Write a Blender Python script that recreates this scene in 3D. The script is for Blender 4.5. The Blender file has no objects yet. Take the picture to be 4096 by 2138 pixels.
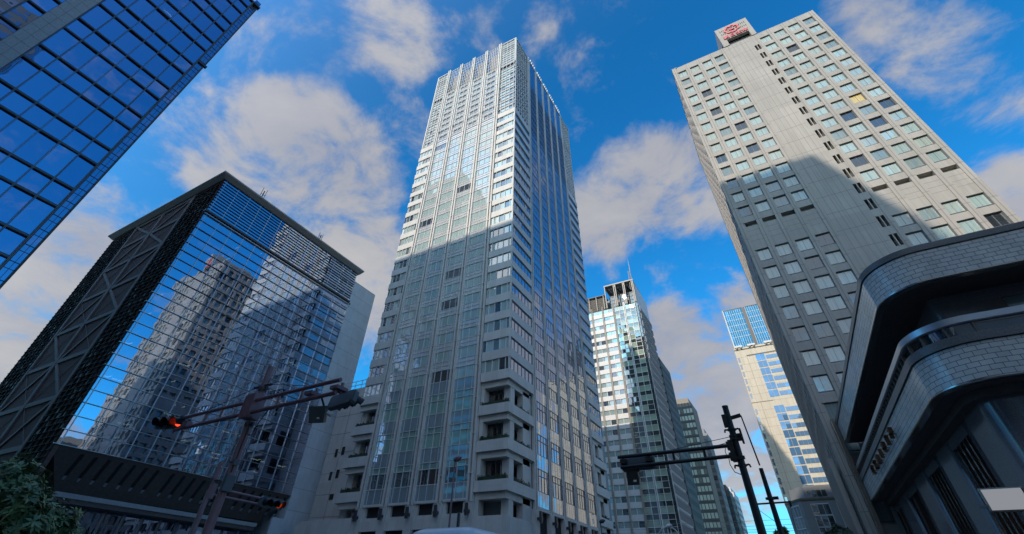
import bpy, bmesh, math, random
from mathutils import Vector, Matrix
random.seed(7)
SC = bpy.context.scene
COL = SC.collection
R = math.radians

# ------------------------------------------------------------------ camera
PITCH, YAW, ROLL = 0.72523599, -0.53770979, 0.03620471
CAMP = Vector((0, 0, 1.6))
_f = Vector((math.sin(YAW)*math.cos(PITCH), math.cos(YAW)*math.cos(PITCH), math.sin(PITCH)))
_r0 = Vector((math.cos(YAW), -math.sin(YAW), 0)); _u0 = _r0.cross(_f)
RIGHT = math.cos(ROLL)*_r0 + math.sin(ROLL)*_u0
UP = -math.sin(ROLL)*_r0 + math.cos(ROLL)*_u0
cam = bpy.data.cameras.new('camera'); camo = bpy.data.objects.new('camera', cam); COL.objects.link(camo)
cam.sensor_fit = 'HORIZONTAL'; cam.sensor_width = 36; cam.lens = 1757.516/4096*36
cam.shift_x = 27.57/4096; cam.shift_y = -207.1/4096
cam.clip_start = .1; cam.clip_end = 4000
m = Matrix((RIGHT, UP, -_f)).transposed().to_4x4(); m.translation = CAMP
camo.matrix_world = m; SC.camera = camo

def seen(P):   # rough size weight of a point for the camera, 0 when outside the frame
    d = Vector(P) - CAMP; z = d.dot(_f)
    if z < .5: return 0
    x = (d.dot(RIGHT)/z*1757.5 + 2020)/4096; y = (-d.dot(UP)/z*1757.5 + 862)/2138
    if not (-.01 < x < 1.01 and -.01 < y < 1.01): return 0
    return 1/(z*z)

# ------------------------------------------------------------------ sun and sky
SUN = Vector((-.228, -1, .60)).normalized()
sl = bpy.data.lights.new('sun', 'SUN'); sl.energy = 3.8; sl.angle = R(.55); sl.color = (1, .88, .72)
so = bpy.data.objects.new('sun', sl); COL.objects.link(so); so.rotation_euler = SUN.to_track_quat('Z', 'Y').to_euler()
W = bpy.data.worlds.new("World"); SC.world = W; W.use_nodes = True
SC.view_settings.view_transform = 'Standard'; SC.view_settings.look = 'None'
SC.view_settings.exposure = 0; SC.view_settings.gamma = 1

class NT:
    def __init__(s, tree): s.t = tree; s.t.nodes.clear()
    def n(s, typ, **kw):
        nd = s.t.nodes.new(typ)
        for k, v in kw.items():
            if k == 'i':
                for a, b in v.items():
                    if isinstance(b, bpy.types.NodeSocket): s.t.links.new(b, nd.inputs[a])
                    else: nd.inputs[a].default_value = b
            else: setattr(nd, k, v)
        return nd
    def math(s, op, a, b=0, c=None, clamp=False):
        i = {0: a, 1: b}
        if c is not None: i[2] = c
        return s.n('ShaderNodeMath', operation=op, use_clamp=clamp, i=i).outputs[0]
    def mixc(s, f, a, b, bt='MIX'):
        nd = s.n('ShaderNodeMix', data_type='RGBA', blend_type=bt)
        for k, v in ((0, f), (6, a), (7, b)):
            if isinstance(v, bpy.types.NodeSocket): s.t.links.new(v, nd.inputs[k])
            else: nd.inputs[k].default_value = v if k == 0 else (tuple(v)+(1,))[:4]
        return nd.outputs[2]

LOBES = [(-0.663,0.266,0.700,7,.95),(-0.747,0.238,0.621,6,0.8),(-0.639,0.374,0.672,8,1),(-0.659,0.491,0.569,7,0.9),(-0.657,0.603,0.452,6,0.9),(-0.761,0.161,0.629,6,0.5),(-0.917,0.116,0.381,8,1),(-0.919,0.193,0.345,8,1),(-0.948,0.177,0.264,7,0.9),(-0.894,0.169,0.415,5,0.6),(-0.430,0.210,0.878,6,0.6),(-0.437,0.287,0.852,4,0.55),(-0.493,0.221,0.842,4,0.4),(-0.561,0.109,0.820,7,0.55),(-0.310,0.346,0.885,5,0.35),(-0.131,0.437,0.890,6,0.35),(-0.102,0.724,0.683,7,1),(-0.203,0.738,0.643,6,1),(-0.010,0.713,0.701,5,0.9),(0.027,0.769,0.639,5,0.8),(-0.120,0.903,0.413,6,1),(-0.069,0.937,0.343,7,1),(-0.171,0.911,0.375,6,1),(0.006,0.893,0.449,4,0.9),(-0.063,0.965,0.255,7,1),(-0.114,0.943,0.313,6,0.9),(0.392,0.588,0.707,7,0.5),(0.329,0.624,0.708,5,0.4),(0.442,0.651,0.618,5,0.4),(0.438,0.586,0.682,7,0.45),(0.422,0.776,0.469,4,0.9),(0.421,0.795,0.437,5,0.9),(-0.229,0.786,0.574,4,0.5),(-0.072,0.845,0.529,4,0.5),(-0.445,0.441,0.779,4,0.5),(-0.513,0.391,0.764,5,0.5),
  # clouds mostly out of view, added for reflections and to brighten shaded walls
  (-.55,-.6,.55,16,1),(-.3,-.85,.45,20,1),(.15,-.9,.4,20,1),(.5,-.8,.4,18,1),(.1,-.6,.8,16,.9),(-.5,-.5,.75,14,.8),(.8,-.5,.2,14,1),(.93,.3,.02,9,1),(.8,.6,.02,9,1),(.97,-.1,.05,10,1),(-.82,.17,.54,13,.36),(.38,.86,.36,9,1),(.55,.8,.2,12,1)]
def build_world():
    T = NT(W.node_tree)
    out = T.n('ShaderNodeOutputWorld')
    sky = T.n('ShaderNodeTexSky', sky_type='NISHITA', sun_disc=False)
    sky.sun_elevation = math.asin(SUN.z); sky.sun_rotation = math.atan2(SUN.x, SUN.y)
    sky.altitude = 50; sky.air_density = 1.0; sky.dust_density = .6; sky.ozone_density = 2.0
    hs = T.n('ShaderNodeHueSaturation', i={'Saturation': SKY_SAT, 'Value': SKY_VAL, 'Color': sky.outputs[0]})
    skyc = T.mixc(1, hs.outputs[0], SKY_TINT, 'MULTIPLY')
    d = T.n('ShaderNodeTexCoord').outputs['Generated']
    cov = None
    for x, y, z, r, w in LOBES:
        v = Vector((x, y, z)).normalized()
        dp = T.n('ShaderNodeVectorMath', operation='DOT_PRODUCT', i={0: d, 1: tuple(v)}).outputs['Value']
        mr = T.n('ShaderNodeMapRange', interpolation_type='SMOOTHSTEP', i={'Value': dp, 'From Min': math.cos(R(r*1.45)), 'From Max': math.cos(R(r*.2)), 'To Min': 0, 'To Max': w}).outputs[0]
        cov = mr if cov is None else T.math('SMOOTH_MAX', cov, mr, .12)
    # stretch the noise towards the horizon as a cloud deck would
    sep = T.n('ShaderNodeSeparateXYZ', i={0: d})
    zz = T.math('ADD', T.math('MAXIMUM', sep.outputs[2], 0), .35)
    proj = T.n('ShaderNodeVectorMath', operation='DIVIDE', i={0: d, 1: T.n('ShaderNodeCombineXYZ', i={0: zz, 1: zz, 2: zz}).outputs[0]}).outputs[0]
    def noise(scale, detail, rough, off, dist=0.):
        p = T.n('ShaderNodeVectorMath', operation='ADD', i={0: proj, 1: off}).outputs[0]
        return T.n('ShaderNodeTexNoise', i={'Vector': p, 'Scale': scale, 'Detail': detail, 'Roughness': rough, 'Distortion': dist}).outputs[0]
    n1 = noise(5.5, 10, .62, (3.1, 1.7, .4), .35)
    n2 = noise(2.2, 4, .5, (9.1, 4.2, 2.2))
    n3 = noise(16, 6, .6, (1.1, 7.7, 5.2), .3)
    a = T.math('MULTIPLY', T.math('SUBTRACT', n1, .5), 2.5)
    b = T.math('ADD', cov, a)
    b = T.math('ADD', b, T.math('MULTIPLY', T.math('SUBTRACT', n3, .5), .8))
    dens = T.n('ShaderNodeMapRange', interpolation_type='SMOOTHSTEP', i={'Value': b, 'From Min': .24, 'From Max': 1.0, 'To Min': 0, 'To Max': .97}).outputs[0]
    lit = T.n('ShaderNodeMapRange', i={'Value': T.math('ADD', T.math('MULTIPLY', n1, .6), T.math('MULTIPLY', n2, .6)), 'From Min': .38, 'From Max': .82}).outputs[0]
    cl = T.mixc(lit, CLOUD_DARK, CLOUD_LIT)
    # thin veil near the horizon
    veil = T.n('ShaderNodeMapRange', interpolation_type='SMOOTHSTEP', i={'Value': sep.outputs[2], 'From Min': .22, 'From Max': .02, 'To Min': 0, 'To Max': .65}).outputs[0]
    c0 = T.mixc(veil, skyc, HAZE_COL)
    c1 = T.mixc(dens, c0, cl)
    # southern sky brightened around the sun like forward scattering, added to lift shaded faces
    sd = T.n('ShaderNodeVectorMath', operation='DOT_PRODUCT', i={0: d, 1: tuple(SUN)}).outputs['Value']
    glow = T.math('MULTIPLY_ADD', T.math('POWER', T.math('MAXIMUM', sd, 0), 2.5), SUN_FILL, 1)
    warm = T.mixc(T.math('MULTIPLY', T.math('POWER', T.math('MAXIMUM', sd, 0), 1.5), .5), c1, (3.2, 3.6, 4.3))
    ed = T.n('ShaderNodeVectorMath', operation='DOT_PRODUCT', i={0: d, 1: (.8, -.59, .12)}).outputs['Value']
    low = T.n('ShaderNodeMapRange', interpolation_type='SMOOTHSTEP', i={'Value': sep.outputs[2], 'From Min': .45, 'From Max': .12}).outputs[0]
    glow = T.math('ADD', glow, T.math('MULTIPLY', T.math('MULTIPLY', T.math('POWER', T.math('MAXIMUM', ed, 0), 4), low), EAST_FILL))  # extra brightness added low in the south-east sky to lift east-facing walls
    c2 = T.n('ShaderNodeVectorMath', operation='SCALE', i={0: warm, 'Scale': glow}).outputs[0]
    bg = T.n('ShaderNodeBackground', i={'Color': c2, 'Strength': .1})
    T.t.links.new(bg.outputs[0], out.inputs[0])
SKY_SAT, SKY_VAL, SKY_TINT = 1.3, 2.2, (.22, .95, 1.1)
SUN_FILL, EAST_FILL = 2.2, 2.2
CLOUD_DARK, CLOUD_LIT, HAZE_COL = (3.1, 3.35, 4.2), (5.5, 5.4, 5.4), (2.6, 3.2, 4.4)
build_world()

# ------------------------------------------------------------------ materials
def pmat(name, col, rough=.6, spec=.5, metal=0., var=.0, vscale=3., bump=0., bscale=20., stretch=(1, 1, 1), tone=False, coat=0., cells=None, streak=0.):
    M = bpy.data.materials.new(name); M.use_nodes = True; T = NT(M.node_tree)
    out = T.n('ShaderNodeOutputMaterial'); p = T.n('ShaderNodeBsdfPrincipled')
    T.t.links.new(p.outputs[0], out.inputs[0])
    p.inputs['Roughness'].default_value = rough; p.inputs['Metallic'].default_value = metal
    p.inputs['Specular IOR Level'].default_value = spec; p.inputs['Coat Weight'].default_value = coat
    tc = T.n('ShaderNodeTexCoord').outputs['Object']
    mp = T.n('ShaderNodeMapping', i={'Vector': tc, 'Scale': stretch}).outputs[0]
    c = None
    if var:
        n1 = T.n('ShaderNodeTexNoise', i={'Vector': mp, 'Scale': vscale, 'Detail': 6, 'Roughness': .65}).outputs[0]
        c = T.mixc(T.n('ShaderNodeMapRange', i={'Value': n1, 'From Min': .3, 'From Max': .7}).outputs[0], tuple(x*(1-var) for x in col), tuple(min(1, x*(1+var)) for x in col))
    if cells:
        sz, amt = cells
        sp = T.n('ShaderNodeVectorMath', operation='DIVIDE', i={0: tc, 1: sz}).outputs[0]
        fl = T.n('ShaderNodeVectorMath', operation='FLOOR', i={0: sp}).outputs[0]
        wn = T.n('ShaderNodeTexWhiteNoise', noise_dimensions='3D', i={'Vector': fl}).outputs['Value']
        k = T.math('MULTIPLY_ADD', wn, 2*amt, 1-amt)
        kc = T.n('ShaderNodeCombineColor', i={0: k, 1: k, 2: k}).outputs[0]
        c = T.mixc(1, c if c is not None else col, kc, 'MULTIPLY')
    if streak:
        ms = T.n('ShaderNodeMapping', i={'Vector': tc, 'Scale': (5, 5, .12)}).outputs[0]
        sn = T.n('ShaderNodeTexNoise', i={'Vector': ms, 'Scale': 1, 'Detail': 5, 'Roughness': .7}).outputs[0]
        f = T.n('ShaderNodeMapRange', i={'Value': sn, 'From Min': .48, 'From Max': .72, 'To Max': streak}).outputs[0]
        c = T.mixc(f, c if c is not None else col, tuple(x*.62 for x in col))
    if tone:
        at = T.n('ShaderNodeAttribute', attribute_name='tone').outputs['Color']
        c = T.mixc(1, c if c is not None else col, at, 'MULTIPLY')
    if c is not None: T.t.links.new(c, p.inputs['Base Color'])
    else: p.inputs['Base Color'].default_value = (*col, 1)
    if bump:
        n2 = T.n('ShaderNodeTexNoise', i={'Vector': mp, 'Scale': bscale, 'Detail': 4}).outputs[0]
        b = T.n('ShaderNodeBump', i={'Height': n2, 'Strength': bump, 'Distance': .02}); T.t.links.new(b.outputs[0], p.inputs['Normal'])
    M['p'] = 1
    return M
def glass(name, tint, r0, transp=0., wave=.002, wscale=.45, rough=.0, folds=0.):
    """coated window glass: mirror share rising towards grazing, the blind or room colour (tone) behind it"""
    M = bpy.data.materials.new(name); M.use_nodes = True; T = NT(M.node_tree)
    out = T.n('ShaderNodeOutputMaterial')
    at = T.n('ShaderNodeAttribute', attribute_name='tone').outputs['Color']
    tc = T.n('ShaderNodeTexCoord').outputs['Object']
    pos = T.n('ShaderNodeNewGeometry').outputs['Position']
    nz = T.n('ShaderNodeTexNoise', i={'Vector': pos, 'Scale': wscale, 'Detail': 2}).outputs[0]
    bmp = T.n('ShaderNodeBump', i={'Height': nz, 'Strength': 1., 'Distance': wave}).outputs[0]
    fz = T.n('ShaderNodeLayerWeight', i={'Blend': .5}).outputs['Facing']
    fr = T.math('MULTIPLY_ADD', T.math('POWER', fz, 4), 1-r0, r0, clamp=True)
    gl = T.n('ShaderNodeBsdfGlossy', i={'Color': (*tint, 1), 'Roughness': rough, 'Normal': bmp}).outputs[0]
    if folds:
        mp = T.n('ShaderNodeMapping', i={'Vector': pos, 'Scale': (7, 7, .12)}).outputs[0]
        fn = T.n('ShaderNodeTexNoise', i={'Vector': mp, 'Scale': 1, 'Detail': 3}).outputs[0]
        k = T.n('ShaderNodeMapRange', i={'Value': fn, 'From Min': .3, 'From Max': .7, 'To Min': 1-folds, 'To Max': 1+folds*.4}).outputs[0]
        at = T.mixc(1, at, T.n('ShaderNodeCombineColor', i={0: k, 1: k, 2: k}).outputs[0], 'MULTIPLY')
    df = T.n('ShaderNodeBsdfDiffuse', i={'Color': at}).outputs[0]
    if transp:
        tr = T.n('ShaderNodeBsdfTransparent', i={'Color': (.62, .72, .75, 1)}).outputs[0]
        df = T.n('ShaderNodeMixShader', i={0: transp, 1: df, 2: tr}).outputs[0]
    mx = T.n('ShaderNodeMixShader', i={0: fr, 1: df, 2: gl}).outputs[0]
    T.t.links.new(mx, out.inputs[0]); return M
def emis(name, col, s):
    M = bpy.data.materials.new(name); M.use_nodes = True; T = NT(M.node_tree)
    T.t.links.new(T.n('ShaderNodeEmission', i={0: (*col, 1), 1: s}).outputs[0], T.n('ShaderNodeOutputMaterial').inputs[0]); return M
def tiles(name, c1, c2, mort, w, h, rough, bumpd=.01, uv=True, msize=.012, metal=0., spec=.5, offset=.5):
    M = bpy.data.materials.new(name); M.use_nodes = True; T = NT(M.node_tree)
    out = T.n('ShaderNodeOutputMaterial'); p = T.n('ShaderNodeBsdfPrincipled'); T.t.links.new(p.outputs[0], out.inputs[0])
    tcn = T.n('ShaderNodeTexCoord'); tc = tcn.outputs['UV']
    br = T.n('ShaderNodeTexBrick', offset=offset, i={'Vector': tc, 'Color1': (*c1, 1), 'Color2': (*c2, 1), 'Mortar': (*mort, 1), 'Scale': 1, 'Mortar Size': msize, 'Mortar Smooth': .15, 'Brick Width': w, 'Row Height': h})
    n1 = T.n('ShaderNodeTexNoise', i={'Vector': tc, 'Scale': .7, 'Detail': 6}).outputs[0]
    c = T.mixc(T.n('ShaderNodeMapRange', i={'Value': n1, 'From Min': .3, 'From Max': .7, 'To Max': .35}).outputs[0], br.outputs[0], mort)
    T.t.links.new(c, p.inputs['Base Color'])
    p.inputs['Roughness'].default_value = rough; p.inputs['Metallic'].default_value = metal; p.inputs['Specular IOR Level'].default_value = spec
    # each tile is slightly pillowed and tilted
    n2 = T.n('ShaderNodeTexNoise', i={'Vector': tc, 'Scale': 1.6, 'Detail': 1}).outputs[0]
    hgt = T.math('ADD', T.math('MULTIPLY', br.outputs['Fac'], -1), T.math('MULTIPLY', n2, .6))
    b = T.n('ShaderNodeBump', i={'Height': hgt, 'Strength': 1, 'Distance': bumpd}); T.t.links.new(b.outputs[0], p.inputs['Normal'])
    return M
M_ = {}
M_['white_stone'] = pmat('white_stone', (.35, .326, .294), .55, var=.07, vscale=.6, stretch=(1, 1, .35), cells=((2.37, 2.37, 2.86), .07), streak=.5)
M_['ct_stone'] = pmat('pale_grey_stone', (.575, .555, .525), .5, var=.06, vscale=.9, cells=((1.13, 1.5, 1.57), .06), streak=.25)
M_['ct_metal'] = pmat('pale_metal', (.60, .60, .60), .4, metal=.0)
M_['ct_panel'] = pmat('pale_spandrel', (.50, .51, .515), .16, spec=.6, tone=True)
M_['fin_dark'] = pmat('fin_slot', (.30, .25, .21), .6)
M_['crown_steel'] = pmat('tan_steel', (.34, .30, .26), .5)
M_['crown_back'] = pmat('crown_screen', (.30, .27, .28), .6, var=.2, vscale=.8)
M_['joint'] = pmat('panel_joint', (.20, .18, .165), .8)
M_['dark'] = pmat('dark_interior', (.02, .021, .024), .8)
M_['soffit'] = pmat('dark_soffit', (.13, .10, .09), .7, var=.2)
M_['grey_soffit'] = pmat('grey_soffit', (.16, .155, .15), .7)
M_['louver'] = pmat('dark_louver', (.06, .042, .038), .7, spec=.1)
M_['silver'] = pmat('silver_metal', (.55, .56, .58), .3, metal=.85)
M_['grey_metal'] = pmat('grey_metal', (.20, .205, .21), .45, var=.1)
M_['steel_frame'] = pmat('grey_steel', (.165, .135, .11), .6, spec=.2, var=.1)
M_['brace'] = pmat('brown_grey_brace', (.26, .20, .185), .7, spec=.1, var=.1)
M_['maroon_panel'] = pmat('maroon_ribbed_panel', (.16, .105, .098), .8, spec=.05, var=.2, bump=.8, bscale=3.5, stretch=(.01, .01, 3))
M_['concrete'] = pmat('pale_concrete', (.56, .575, .61), .7, var=.1, vscale=.5, streak=.35, bump=.15, bscale=8)
M_['cornice'] = pmat('cornice_metal', (.30, .28, .26), .5, var=.08)
M_['grey_stone'] = pmat('speckled_grey_stone', (.36, .36, .37), .6, var=.22, vscale=9)
M_['lt_metal'] = pmat('dark_mullion', (.05, .05, .058), .4)
M_['lt_metal2'] = pmat('grey_mullion', (.16, .165, .18), .35, metal=.5)
M_['granite'] = pmat('polished_granite', (.21, .185, .19), .12, spec=.6, var=.45, vscale=30)
M_['granite_cap'] = pmat('granite_cap', (.16, .155, .152), .35, var=.35, vscale=18)
M_['bright_metal'] = pmat('bright_trim', (.62, .57, .5), .22, metal=1.)
M_['bronze'] = pmat('bronze', (.16, .085, .05), .35, metal=.8)
M_['tile'] = tiles('glazed_grey_tile', (.72, .695, .655), (.82, .79, .74), (.08, .082, .088), .46, .225, .18, .010, msize=.011, spec=.8)
M_['red'] = pmat('coral_sign', (.62, .17, .18), .5)
M_['maroon_paint'] = pmat('maroon_pole_paint', (.25, .135, .15), .42, var=.15, vscale=4)
M_['black_paint'] = pmat('black_pole_paint', (.018, .016, .016), .45, var=.2)
M_['signal_grey'] = pmat('signal_grey', (.11, .12, .13), .4)
M_['signal_black'] = pmat('signal_black', (.015, .015, .017), .5)
M_['lens_off'] = pmat('dark_lens', (.03, .025, .02), .2)
M_['lens_red'] = emis('lit_red_lens', (1, .06, .02), 2.2)
M_['lens_amber'] = emis('lit_amber_lens', (1, .12, .02), .25)
M_['lamp_lit'] = emis('lit_ceiling_lamp', (1, .93, .72), 1.6)
M_['lamp_bright'] = emis('lit_fluorescent_lamp', (1, .97, .9), 3.5)
M_['lamp_warm'] = emis('lit_cove', (1, .42, .1), .9)
M_['bus_white'] = pmat('bus_white', (.62, .64, .68), .25, coat=.3)
M_['bus_glass'] = pmat('bus_glass', (.015, .017, .02), .08)
M_['bus_marker'] = pmat('bus_marker', (.05, .03, .06), .3)
M_['sign_white'] = pmat('white_label', (.8, .8, .8), .4)
M_['sign_glow'] = emis('glowing_white_board', (.86, .9, 1.), .3)  # weak emission put in to make the board brighter
M_['trunk'] = pmat('bark', (.06, .045, .035), .9, var=.3, vscale=8)
M_['asphalt'] = pmat('asphalt', (.05, .05, .052), .9, var=.25, vscale=6)
M_['paving'] = pmat('paving', (.2, .195, .19), .85, var=.15, vscale=4)
M_['ground'] = pmat('ground', (.12, .12, .115), .9, var=.2, vscale=1)
M_['ws_cream'] = pmat('cream_tile', (.50, .44, .345), .6, var=.06, vscale=2, cells=((2, 2, 3), .05))
M_['ws_white'] = pmat('white_panel', (.55, .53, .52), .5, var=.05, vscale=1)
M_['grey_wall'] = pmat('grey_wall', (.22, .23, .245), .6, var=.08)
M_['dark_wall'] = pmat('dark_grey_wall', (.085, .088, .09), .6, var=.1)
M_['tan_wall'] = pmat('tan_wall', (.24, .205, .165), .65, var=.08)
M_['blue_dark'] = pmat('navy_strip', (.02, .022, .03), .4)
M_['room'] = pmat('room_wall', (.24, .24, .23), .8, tone=True)
G = {}
G['lt'] = glass('tower_blue_glass', (.44, .55, .84), .66, .6, wave=.012)
G['strip'] = glass('tower_strip_glass', (.36, .48, .74), .7, wave=.004)
G['db'] = glass('dark_curtain_glass', (.68, .78, 1.), .6, .8, wave=.004, wscale=.5)
G['ct'] = glass('green_blind_glass', (.95, .97, .97), .31, wave=.004, wscale=.6, folds=.2)
G['ctr'] = glass('blue_side_glass', (.72, .8, .95), .42, wave=.006, wscale=.7)
G['as'] = glass('office_window_glass', (.8, .93, 1.), .12, wave=.003, folds=.22)
G['far'] = glass('far_glass', (.85, .92, 1.), .3, wave=.003)
G['blue'] = glass('blue_tower_glass', (.05, .3, .52), .6, wave=.002)
G['cream'] = glass('cream_tower_glass', (.3, .5, .75), .3, wave=.002)
G['side'] = pmat('dull_side_pane', (1, 1, 1), .5, spec=.15, tone=True)
G['rb'] = glass('dark_shop_glass', (.8, .85, .9), .2, .0, wave=.002)
leafm = {}
def leafmat(name, c1, c2, c3):
    M = bpy.data.materials.new(name); M.use_nodes = True; T = NT(M.node_tree)
    out = T.n('ShaderNodeOutputMaterial'); p = T.n('ShaderNodeBsdfPrincipled'); T.t.links.new(p.outputs[0], out.inputs[0])
    at = T.n('ShaderNodeAttribute', attribute_name='tone').outputs['Fac']
    c = T.mixc(at, c1, c2); c = T.mixc(T.math('GREATER_THAN', at, .975), c, c3)
    T.t.links.new(c, p.inputs['Base Color']); p.inputs['Roughness'].default_value = .45
    return M
M_['leaf'] = leafmat('broad_leaf', (.035, .07, .025), (.15, .22, .08), (.4, .3, .05))
M_['leaf_dark'] = leafmat('hedge_leaf', (.022, .04, .022), (.055, .085, .04), (.08, .11, .05))

# ------------------------------------------------------------------ mesh helpers
class F:      # facade frame: u along the wall, v up, w outward
    def __init__(s, o, u, n): s.o = Vector(o); s.u = Vector(u).normalized(); s.n = Vector(n).normalized(); s.rh = s.u.cross(Vector((0, 0, 1))).dot(s.n) > 0
    def __call__(s, u, v, w): return s.o + s.u*u + s.n*w + Vector((0, 0, v))
def front(y): return F((0, y, 0), (1, 0, 0), (0, -1, 0))
def east(x): return F((x, 0, 0), (0, 1, 0), (1, 0, 0))
def west(x): return F((x, 0, 0), (0, 1, 0), (-1, 0, 0))
WORLD = F((0, 0, 0), (1, 0, 0), (0, -1, 0))
class MB:
    def __init__(s): s.v = []; s.f = []; s.m = []; s.t = []; s.mats = []; s.uv = None
    def mi(s, mat):
        if mat not in s.mats: s.mats.append(mat)
        return s.mats.index(mat)
    def quad(s, ps, mat, tone=(1, 1, 1)):
        b = len(s.v); s.v += [tuple(p) for p in ps]; s.f.append(tuple(range(b, b+len(ps)))); s.m.append(s.mi(mat)); s.t.append(tone)
    def hexa(s, p, mat, tone=(1, 1, 1), flip=False):   # p: 4 bottom ring (ccw seen from above) then 4 top
        b = len(s.v); s.v += [tuple(q) for q in p]
        fs = [(3, 2, 1, 0), (4, 5, 6, 7), (0, 1, 5, 4), (1, 2, 6, 5), (2, 3, 7, 6), (3, 0, 4, 7)]
        for f in fs:
            f = f[::-1] if flip else f
            s.f.append(tuple(b+i for i in f)); s.m.append(s.mi(mat)); s.t.append(tone)
    def box(s, fr, u0, u1, v0, v1, w0, w1, mat, tone=(1, 1, 1)):
        if u1 < u0: u0, u1 = u1, u0
        if v1 < v0: v0, v1 = v1, v0
        if w1 < w0: w0, w1 = w1, w0
        p = [fr(u0, v0, w1), fr(u1, v0, w1), fr(u1, v0, w0), fr(u0, v0, w0), fr(u0, v1, w1), fr(u1, v1, w1), fr(u1, v1, w0), fr(u0, v1, w0)]
        s.hexa(p, mat, tone, flip=not fr.rh)
    def wbox(s, x0, x1, y0, y1, z0, z1, mat, tone=(1, 1, 1)): s.box(WORLD, x0, x1, z0, z1, -y1, -y0, mat, tone)
    def bar(s, a, b, wd, th, mat, n=(0, 0, 1), tone=(1, 1, 1)):      # straight bar from a to b, th along n
        a, b, n = Vector(a), Vector(b), Vector(n).normalized(); d = (b-a).normalized(); sd = d.cross(n).normalized()
        n = sd.cross(d)
        q = lambda P, i, j: P + sd*(i*wd/2) + n*(j*th/2)
        s.hexa([q(a, -1, -1), q(a, 1, -1), q(a, 1, 1), q(a, -1, 1), q(b, -1, -1), q(b, 1, -1), q(b, 1, 1), q(b, -1, 1)], mat, tone, flip=False)
    def tube(s, a, b, r0, r1=None, mat=None, n=12, caps=True, tone=(1, 1, 1)):
        r1 = r0 if r1 is None else r1; a, b = Vector(a), Vector(b); d = (b-a).normalized()
        x = d.orthogonal().normalized(); y = d.cross(x); base = len(s.v)
        for P, r in ((a, r0), (b, r1)):
            for i in range(n):
                t = 2*math.pi*i/n; s.v.append(tuple(P + x*(r*math.cos(t)) + y*(r*math.sin(t))))
        mi = s.mi(mat)
        for i in range(n):
            j = (i+1) % n; s.f.append((base+i, base+j, base+n+j, base+n+i)); s.m.append(mi); s.t.append(tone)
        if caps:
            s.f.append(tuple(base+i for i in reversed(range(n)))); s.m.append(mi); s.t.append(tone)
            s.f.append(tuple(base+n+i for i in range(n))); s.m.append(mi); s.t.append(tone)
    def path(s, pts, r, mat, n=8):
        for a, b in zip(pts, pts[1:]): s.tube(a, b, r, r, mat, n)
    def build(s, name, parent=None, smooth=False, origin=None, label=None):
        if not s.v: return None
        me = bpy.data.meshes.new(name); me.from_pydata(s.v, [], s.f)
        for mt in s.mats: me.materials.append(mt)
        me.polygons.foreach_set('material_index', s.m)
        at = me.attributes.new('tone', 'FLOAT_COLOR', 'FACE')
        at.data.foreach_set('color', [c for t in s.t for c in (*t, 1)])
        if s.uv:
            ul = me.uv_layers.new(name='uv'); ul.data.foreach_set('uv', [c for q in s.uv for c in q])
        if smooth: me.polygons.foreach_set('use_smooth', [True]*len(me.polygons))
        me.update()
        o = bpy.data.objects.new(name, me); COL.objects.link(o)
        if parent is not None:
            o.parent = parent; o.matrix_parent_inverse = Matrix.Translation(-parent.location) if parent.type == 'EMPTY' and not parent.parent else Matrix()
        if label: o['label'] = label
        return o
def thing(name, label, cat, loc=(0, 0, 0), group=None):
    o = bpy.data.objects.new(name, None); COL.objects.link(o); o.location = loc; o.empty_display_size = .5
    o['label'] = label; o['category'] = cat
    if group: o['group'] = group
    return o
def tag(o, label, cat, group=None):
    o['label'] = label; o['category'] = cat
    if group: o['group'] = group
    return o
def struct(o, kind='structure'): o['kind'] = kind; return o
def pane(b, p):
    fr, u0, u1, v0, v1, w, mt, tn = p; g = {'dark_curtain_glass': .0012, 'tower_blue_glass': .006}.get(mt.name, .004)
    a, c = random.gauss(0, g)*(u1-u0), random.gauss(0, g)*(v1-v0)
    W_ = lambda i, j: w + a*i + c*j
    q = [fr(u0, v0, W_(-1, -1)), fr(u1, v0, W_(1, -1)), fr(u1, v0, w-.06), fr(u0, v0, w-.06), fr(u0, v1, W_(-1, 1)), fr(u1, v1, W_(1, 1)), fr(u1, v1, w-.06), fr(u0, v1, w-.06)]
    b.hexa(q, mt, tn, flip=not fr.rh)
def windows(parent, panes, name='window', limit=100, frame=None):
    """panes: (frame, u0,u1,v0,v1,w, material, tone); the ones that show largest become parts of their own, the rest one part"""
    sc = []
    for p in panes:
        fr, u0, u1, v0, v1, w, mt, tn = p
        c = fr((u0+u1)/2, (v0+v1)/2, w); d = (CAMP-c); face = d.normalized().dot(fr.n)
        sc.append((seen(c)*max(face, 0)*(u1-u0)*(v1-v0), p))
    sc.sort(key=lambda a: -a[0])
    rest = MB()
    for i, (a, p) in enumerate(sc):
        fr, u0, u1, v0, v1, w, mt, tn = p
        if i < limit and a > 0:
            b = MB(); pane(b, p); o = b.build(name, parent)
            if frame:
                b = MB(); frame(b, p); b.build('window_frame', o)
        else:
            pane(rest, p)
            if frame: frame(rest, p)
    r = rest.build(name, parent)
    if r: struct(r, 'stuff')
def lerp(a, b, t): return a+(b-a)*t
def rt(base, j=.12):
    k = 1+random.uniform(-j, j); return tuple(c*k for c in base)

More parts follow.
